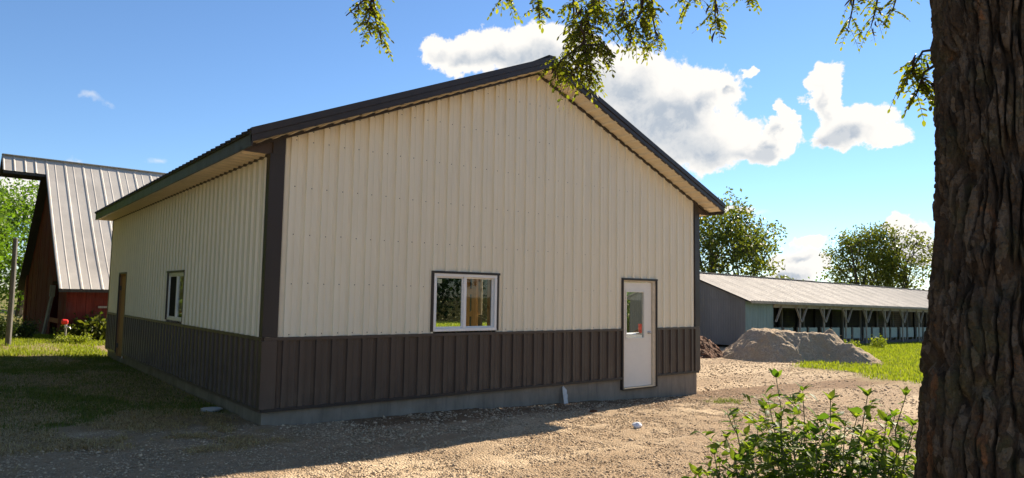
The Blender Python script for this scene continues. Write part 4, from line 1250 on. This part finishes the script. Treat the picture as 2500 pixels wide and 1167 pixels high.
SPRAYS = [
    ([(-1.14, -5.0, 3.63), (-1.16, -4.96, 3.47), (-1.25, -4.88, 3.36)], 7, 0.05), ([(-1.14, -5.0, 3.63), (-1.12, -4.98, 3.41), (-1.14, -4.96, 3.28)], 14, 0.07),
    ([(-1.14, -5.0, 3.63), (-1.1, -5.0, 3.36), (-1.05, -5.02, 3.17)], 16, 0.06), ([(-0.56, -5.7, 3.53), (-0.55, -5.7, 3.4)], 8, 0.07),
    ([(-0.47, -5.91, 3.51), (-0.44, -5.9, 3.29)], 12, 0.06), ([(-0.22, -6.23, 3.49), (-0.25, -6.19, 3.32), (-0.27, -6.15, 3.12)], 46, 0.11),
    ([(-0.25, -6.26, 3.45), (-0.31, -6.18, 3.1), (-0.31, -6.17, 2.93), (-0.35, -6.12, 2.81)], 44, 0.11), ([(-0.34, -6.22, 3.03), (-0.44, -6.11, 2.86), (-0.48, -6.07, 2.78)], 16, 0.06),
    ([(-0.34, -6.21, 2.99), (-0.32, -6.21, 2.82), (-0.32, -6.2, 2.76)], 18, 0.06), ([(-0.34, -6.21, 3.01), (-0.25, -6.28, 2.96), (-0.22, -6.3, 2.88)], 14, 0.05),
    ([(-0.29, -6.05, 3.49), (-0.27, -6.04, 3.26), (-0.27, -6.02, 3.08)], 14, 0.06), ([(0.11, -6.24, 3.57), (0.13, -6.24, 3.36), (0.1, -6.2, 3.23)], 34, 0.09),
    ([(0.17, -6.29, 3.54), (0.19, -6.28, 3.31), (0.22, -6.29, 3.15)], 18, 0.06), ([(0.05, -6.19, 3.54), (0.04, -6.16, 3.33), (0.08, -6.18, 3.18)], 14, 0.06),
    ([(0.51, -6.31, 3.64), (0.54, -6.32, 3.5)], 10, 0.07), ([(0.65, -6.43, 3.64), (0.66, -6.42, 3.45), (0.67, -6.41, 3.34)], 14, 0.06),
    ([(0.92, -6.52, 3.69), (0.91, -6.5, 3.54)], 9, 0.06), ([(1.58, -6.93, 3.78), (1.57, -6.9, 3.55), (1.56, -6.87, 3.41)], 12, 0.06),
    ([(1.71, -7.03, 3.78), (1.7, -7.0, 3.55), (1.68, -6.97, 3.42)], 12, 0.05), ([(1.82, -7.12, 3.75), (1.79, -7.07, 3.53)], 8, 0.05),
    ([(0.44, -7.83, 2.73), (0.38, -7.77, 2.63), (0.34, -7.73, 2.53)], 14, 0.06), ([(0.44, -7.83, 2.67), (0.39, -7.77, 2.53), (0.36, -7.74, 2.41)], 14, 0.05)]
# leaflet outline: six-sided oval, slightly folded
LFT = np.array([[0, 0, 0], [.5, .5, .05], [1, .42, .05], [1.35, 0, 0], [1, -.42, .05], [.5, -.5, .05]]); LFT[:, 0] /= 1.35
LF_TRI = np.array([[0, 1, 2], [0, 2, 3], [0, 3, 4], [0, 4, 5]])


def frame_from(d, roll):
    d = d / np.linalg.norm(d); r = np.array([0, 0, 1.]) if abs(d[2]) < .9 else np.array([1., 0, 0])
    s = np.cross(d, r); s /= np.linalg.norm(s); n_ = np.cross(s, d)
    return d, s * math.cos(roll) + n_ * math.sin(roll), -s * math.sin(roll) + n_ * math.cos(roll)


pod = MB().tube([(.0, 0, 0), (.006, 0, -.02), (.010, 0, -.045), (.006, 0, -.07), (-.004, 0, -.088)], [.002, .006, .0075, .006, .001], 6)
pod_me = bpy.data.meshes.new('seed_pod'); pod_me.from_pydata(pod.v, [], pod.f); pod_me.update(); pod_me.materials.append(PODM)
rg = np.random.default_rng(5)
for si, (path, nl, spread) in enumerate(SPRAYS):
    P = np.array(path)
    P[1:, 2] += .06 if si in (6, 7, 8, 9) else .09 if si > 19 else 0.
    start = P[0]
    j = int(np.argmin(np.sum((LIMB_PTS - start) ** 2, 1) + 4 * np.maximum(0, start[2] - LIMB_PTS[:, 2])))
    mb = MB()
    if start[2] > 3.3:
        q = LIMB_PTS[j]; mb.tube([lb(q), lb((q + start) / 2 + np.array([0, 0, -.04])), lb(start)], [.018, .012, .009], 6, False)
    elif start[0] > .4:
        mb.tube([lb((TX, TY, start[2] + .1)), lb(start)], [.01, .006], 5, False)
    mb.tube([lb(p) for p in P], list(np.linspace(.009, .0035, len(P))), 5, False)
    V = []; Fc = []; pods = []
    seglen = np.r_[0, np.cumsum(np.linalg.norm(np.diff(P, axis=0), axis=1))]
    for k in range(int(nl * 1.0)):
        t = seglen[-1] * rg.uniform(.12, 1) ** .8
        base = np.array([np.interp(t, seglen, P[:, c_]) for c_ in range(3)])
        a = rg.uniform(0, 6.283); out = np.array([math.cos(a), math.sin(a), 0])
        d0 = out * rg.uniform(.4, 1.) + np.array([0, 0, rg.uniform(-.9, .15)]); d0 /= np.linalg.norm(d0)
        ln = rg.uniform(.7, 1.25) * (spread * 1.1 + .045); pairs = rg.integers(4, 8)
        pts = [base + d0 * ln * s_ + np.array([0, 0, -.55 * ln * s_ * s_]) for s_ in np.linspace(0, 1, 5)]
        mb.tube([lb(p) for p in pts], [.0022, .0019, .0016, .0013, .001], 3, False)
        PP = np.array(pts)
        for i in range(pairs + 1):
            s_ = .22 + .78 * i / pairs; c0 = np.array([np.interp(s_, np.linspace(0, 1, 5), PP[:, c_]) for c_ in range(3)])
            ax = PP[min(4, int(s_ * 4) + (0 if s_ > .99 else 1))] - PP[max(0, int(s_ * 4) - (1 if s_ > .99 else 0))]; ax = ax / (np.linalg.norm(ax) + 1e-9)
            side = np.cross(ax, [0, 0, 1.]); side /= (np.linalg.norm(side) + 1e-9)
            for sg in ((1, -1) if i < pairs else (0,)):
                dd = (ax * .45 + side * sg + np.array([0, 0, -.25]) + rg.normal(0, .18, 3)) if sg else ax + rg.normal(0, .1, 3)
                x_, y_, z_ = frame_from(dd, rg.normal(0, .55)); L_ = rg.uniform(.025, .040)
                b_ = len(V); M_ = np.stack([x_ * L_, y_ * L_ * .52, z_ * L_ * .6])
                V += list(c0 + LFT @ M_ - np.array([TX, TY, GZT])); Fc += list(LF_TRI + b_)
    mb.build('twig', TWIG, loc, recalc=False)
    o = link('leaf_spray', np_mesh('leaf_spray', np.array(V), np.array(Fc)), LEAF_L, loc); o['kind'] = 'stuff'
    for k in range(int(nl / 3)):
        t = seglen[-1] * rg.uniform(.3, 1); base = np.array([np.interp(t, seglen, P[:, c_]) for c_ in range(3)]) + rg.normal(0, spread * .35, 3)
        po = bpy.data.objects.new('seed_pod', pod_me); COL.objects.link(po); po.parent = loc; po.location = lb(base); po.rotation_euler = (rg.normal(0, .35), rg.normal(0, .35), rg.uniform(0, 6.28)); s_ = rg.uniform(.6, 1.0); po.scale = (s_, s_, s_)
# upper crown, above the picture
cr_rng = np.random.default_rng(8); n = 9000
cc = np.array([[-.4, -9.4, 7.6], [1.6, -9.9, 7.4], [.5, -8.4, 6.6], [2.6, -6.6, 5.6], [-.6, -8.3, 6.4]]); ci = cr_rng.integers(0, len(cc), n)
C_ = cc[ci] + cr_rng.normal(0, .62, (n, 3)) * np.array([1, 1, .7]) - np.array([TX, TY, GZT])
C_ = C_[C_[:, 2] > 5.3 - GZT]; n = len(C_)
V = rot_cards(n, cr_rng, .075, .45) + C_[:, None, :]
o = link('crown', np_mesh('crown', V.reshape(-1, 3), np.arange(n * 4).reshape(n, 4)), LEAF_L, loc); o['kind'] = 'stuff'

# ------------------------------------------------------------------ leafy shrub beside the trunk
SHOOTS = [(0.2, -7.09, 1.12), (0.41, -7.12, 1.04), (0.33, -7.31, 1.02), (0.58, -7.38, 1.03), (0.95, -7.42, 1.01), (-0.05, -7.0, 0.93), (-0.2, -6.99, 0.76), (-0.25, -6.93, 0.66), (0.35, -6.93, 0.92), (0.29, -7.4, 0.91), (0.56, -7.48, 0.92), (0.55, -7.61, 0.92), (0.09, -7.23, 0.91), (0.08, -7.36, 0.89), (0.27, -7.5, 0.85), (-0.06, -7.1, 0.78), (0.39, -7.6, 0.82)]
SHOOTS += [(a + .07, b + .09, c - .13) for a, b, c in SHOOTS[:14]] + [(a - .06, b - .05, c - .2) for a, b, c in SHOOTS[:12]]
bx, by = .30, -7.22; bzg = gzf(bx, by)
sh = empty('leafy_shrub', (bx, by, bzg)); tag(sh, 'leafy green shrub with upright shoots beside the dark tree trunk', 'shrub')
# one ovate leaf with pointed tip, folded along the midrib and drooping
xs = np.array([0, .12, .32, .55, .78, 1.0]); ws = np.array([.02, .16, .23, .19, .09, .0]); dz = -.22 * xs ** 2
lv = []
for x_, w_, z_ in zip(xs, ws, dz): lv += [(x_, -w_, z_ + w_ * .35), (x_, 0, z_), (x_, w_, z_ + w_ * .35)]
lfq = []
for i in range(5): lfq += [(3 * i, 3 * i + 3, 3 * i + 4, 3 * i + 1), (3 * i + 1, 3 * i + 4, 3 * i + 5, 3 * i + 2)]
leaf_me = bpy.data.meshes.new('leaf'); leaf_me.from_pydata(lv, [], lfq); leaf_me.update(); leaf_me.materials.append(LEAF_S)
for p in leaf_me.polygons: p.use_smooth = True
LV = np.array(lv); LQ = np.array(lfq)
rs = np.random.default_rng(9); leaves = []


def add_leaf(pos, d, size):
    x_, y_, z_ = frame_from(d, rs.normal(0, .5))
    if z_[2] < 0: y_, z_ = -y_, -z_
    leaves.append((pos, np.stack([x_, y_, z_]) * size))


O = np.array([bx, by, bzg])
for si, tp in enumerate(SHOOTS):
    e = np.array(tp) - O; b = np.array([e[0] * .45 + rs.normal(0, .04), e[1] * .45 + rs.normal(0, .04), -.08])
    pts = [b + (e - b) * t + np.array([0, 0, .05 * math.sin(math.pi * t)]) + (rs.normal(0, .012, 3) if 0 < t < 1 else 0) for t in np.linspace(0, 1, 8)]
    mb = MB().tube(pts, list(np.linspace(.009, .002, 8)), 6, False)
    PP = np.array(pts); ts = np.linspace(0, 1, 8); at = lambda t: np.array([np.interp(t, ts, PP[:, c_]) for c_ in range(3)])
    ang = rs.uniform(0, 6.28)
    for t in np.arange(.28, 1.0, .030):
        ang += 2.4 + rs.normal(0, .3); out = np.array([math.cos(ang), math.sin(ang), rs.uniform(-.6, .6)])
        add_leaf(at(t) + out * .012, out, rs.uniform(.04, .100) * (1.05 - .22 * t))
        if t < .93 and rs.uniform() < .75:
            ln = rs.uniform(.10, .26) * (1.15 - .35 * t); d = np.array([math.cos(ang + .8), math.sin(ang + .8), rs.uniform(.2, .9)]); d /= np.linalg.norm(d)
            s0 = at(t); s1 = s0 + d * ln; mb.tube([s0, (s0 + s1) / 2 + np.array([0, 0, -.01]), s1], [.003, .0025, .0015], 4, False)
            for u in np.linspace(.35, 1, max(3, int(ln / .024))):
                a2 = rs.uniform(0, 6.28); o2_ = np.array([math.cos(a2), math.sin(a2), rs.uniform(-.8, .5)]) + d * .6
                add_leaf(s0 + d * ln * u, o2_, rs.uniform(.028, .075))
    for k in range(4):
        a2 = k * 1.57 + rs.uniform(-.4, .4); add_leaf(e, np.array([math.cos(a2) * .6, math.sin(a2) * .6, rs.uniform(.5, 1.1)]), rs.uniform(.045, .08))
    mb.build('stem', STEMM, sh, recalc=False)
camv = np.array(CAM) - O
leaves.sort(key=lambda l: np.linalg.norm(l[0] - camv) + (10 if l[0][2] < .62 else 0))
for pos, M_ in leaves[:300]:
    o = bpy.data.objects.new('leaf', leaf_me); COL.objects.link(o); o.parent = sh
    mt = Matrix(M_.T.tolist()).to_4x4(); mt.translation = Vector(pos); o.matrix_local = mt
V = np.concatenate([LV @ M_ + pos for pos, M_ in leaves[300:]]); nl = len(leaves) - 300
o = link('foliage', np_mesh('foliage', V, (np.arange(nl)[:, None, None] * len(LV) + LQ[None]).reshape(-1, 4), True), LEAF_S, sh); o['kind'] = 'stuff'
print('shrub leaves', len(leaves), 'objects', len(bpy.data.objects))
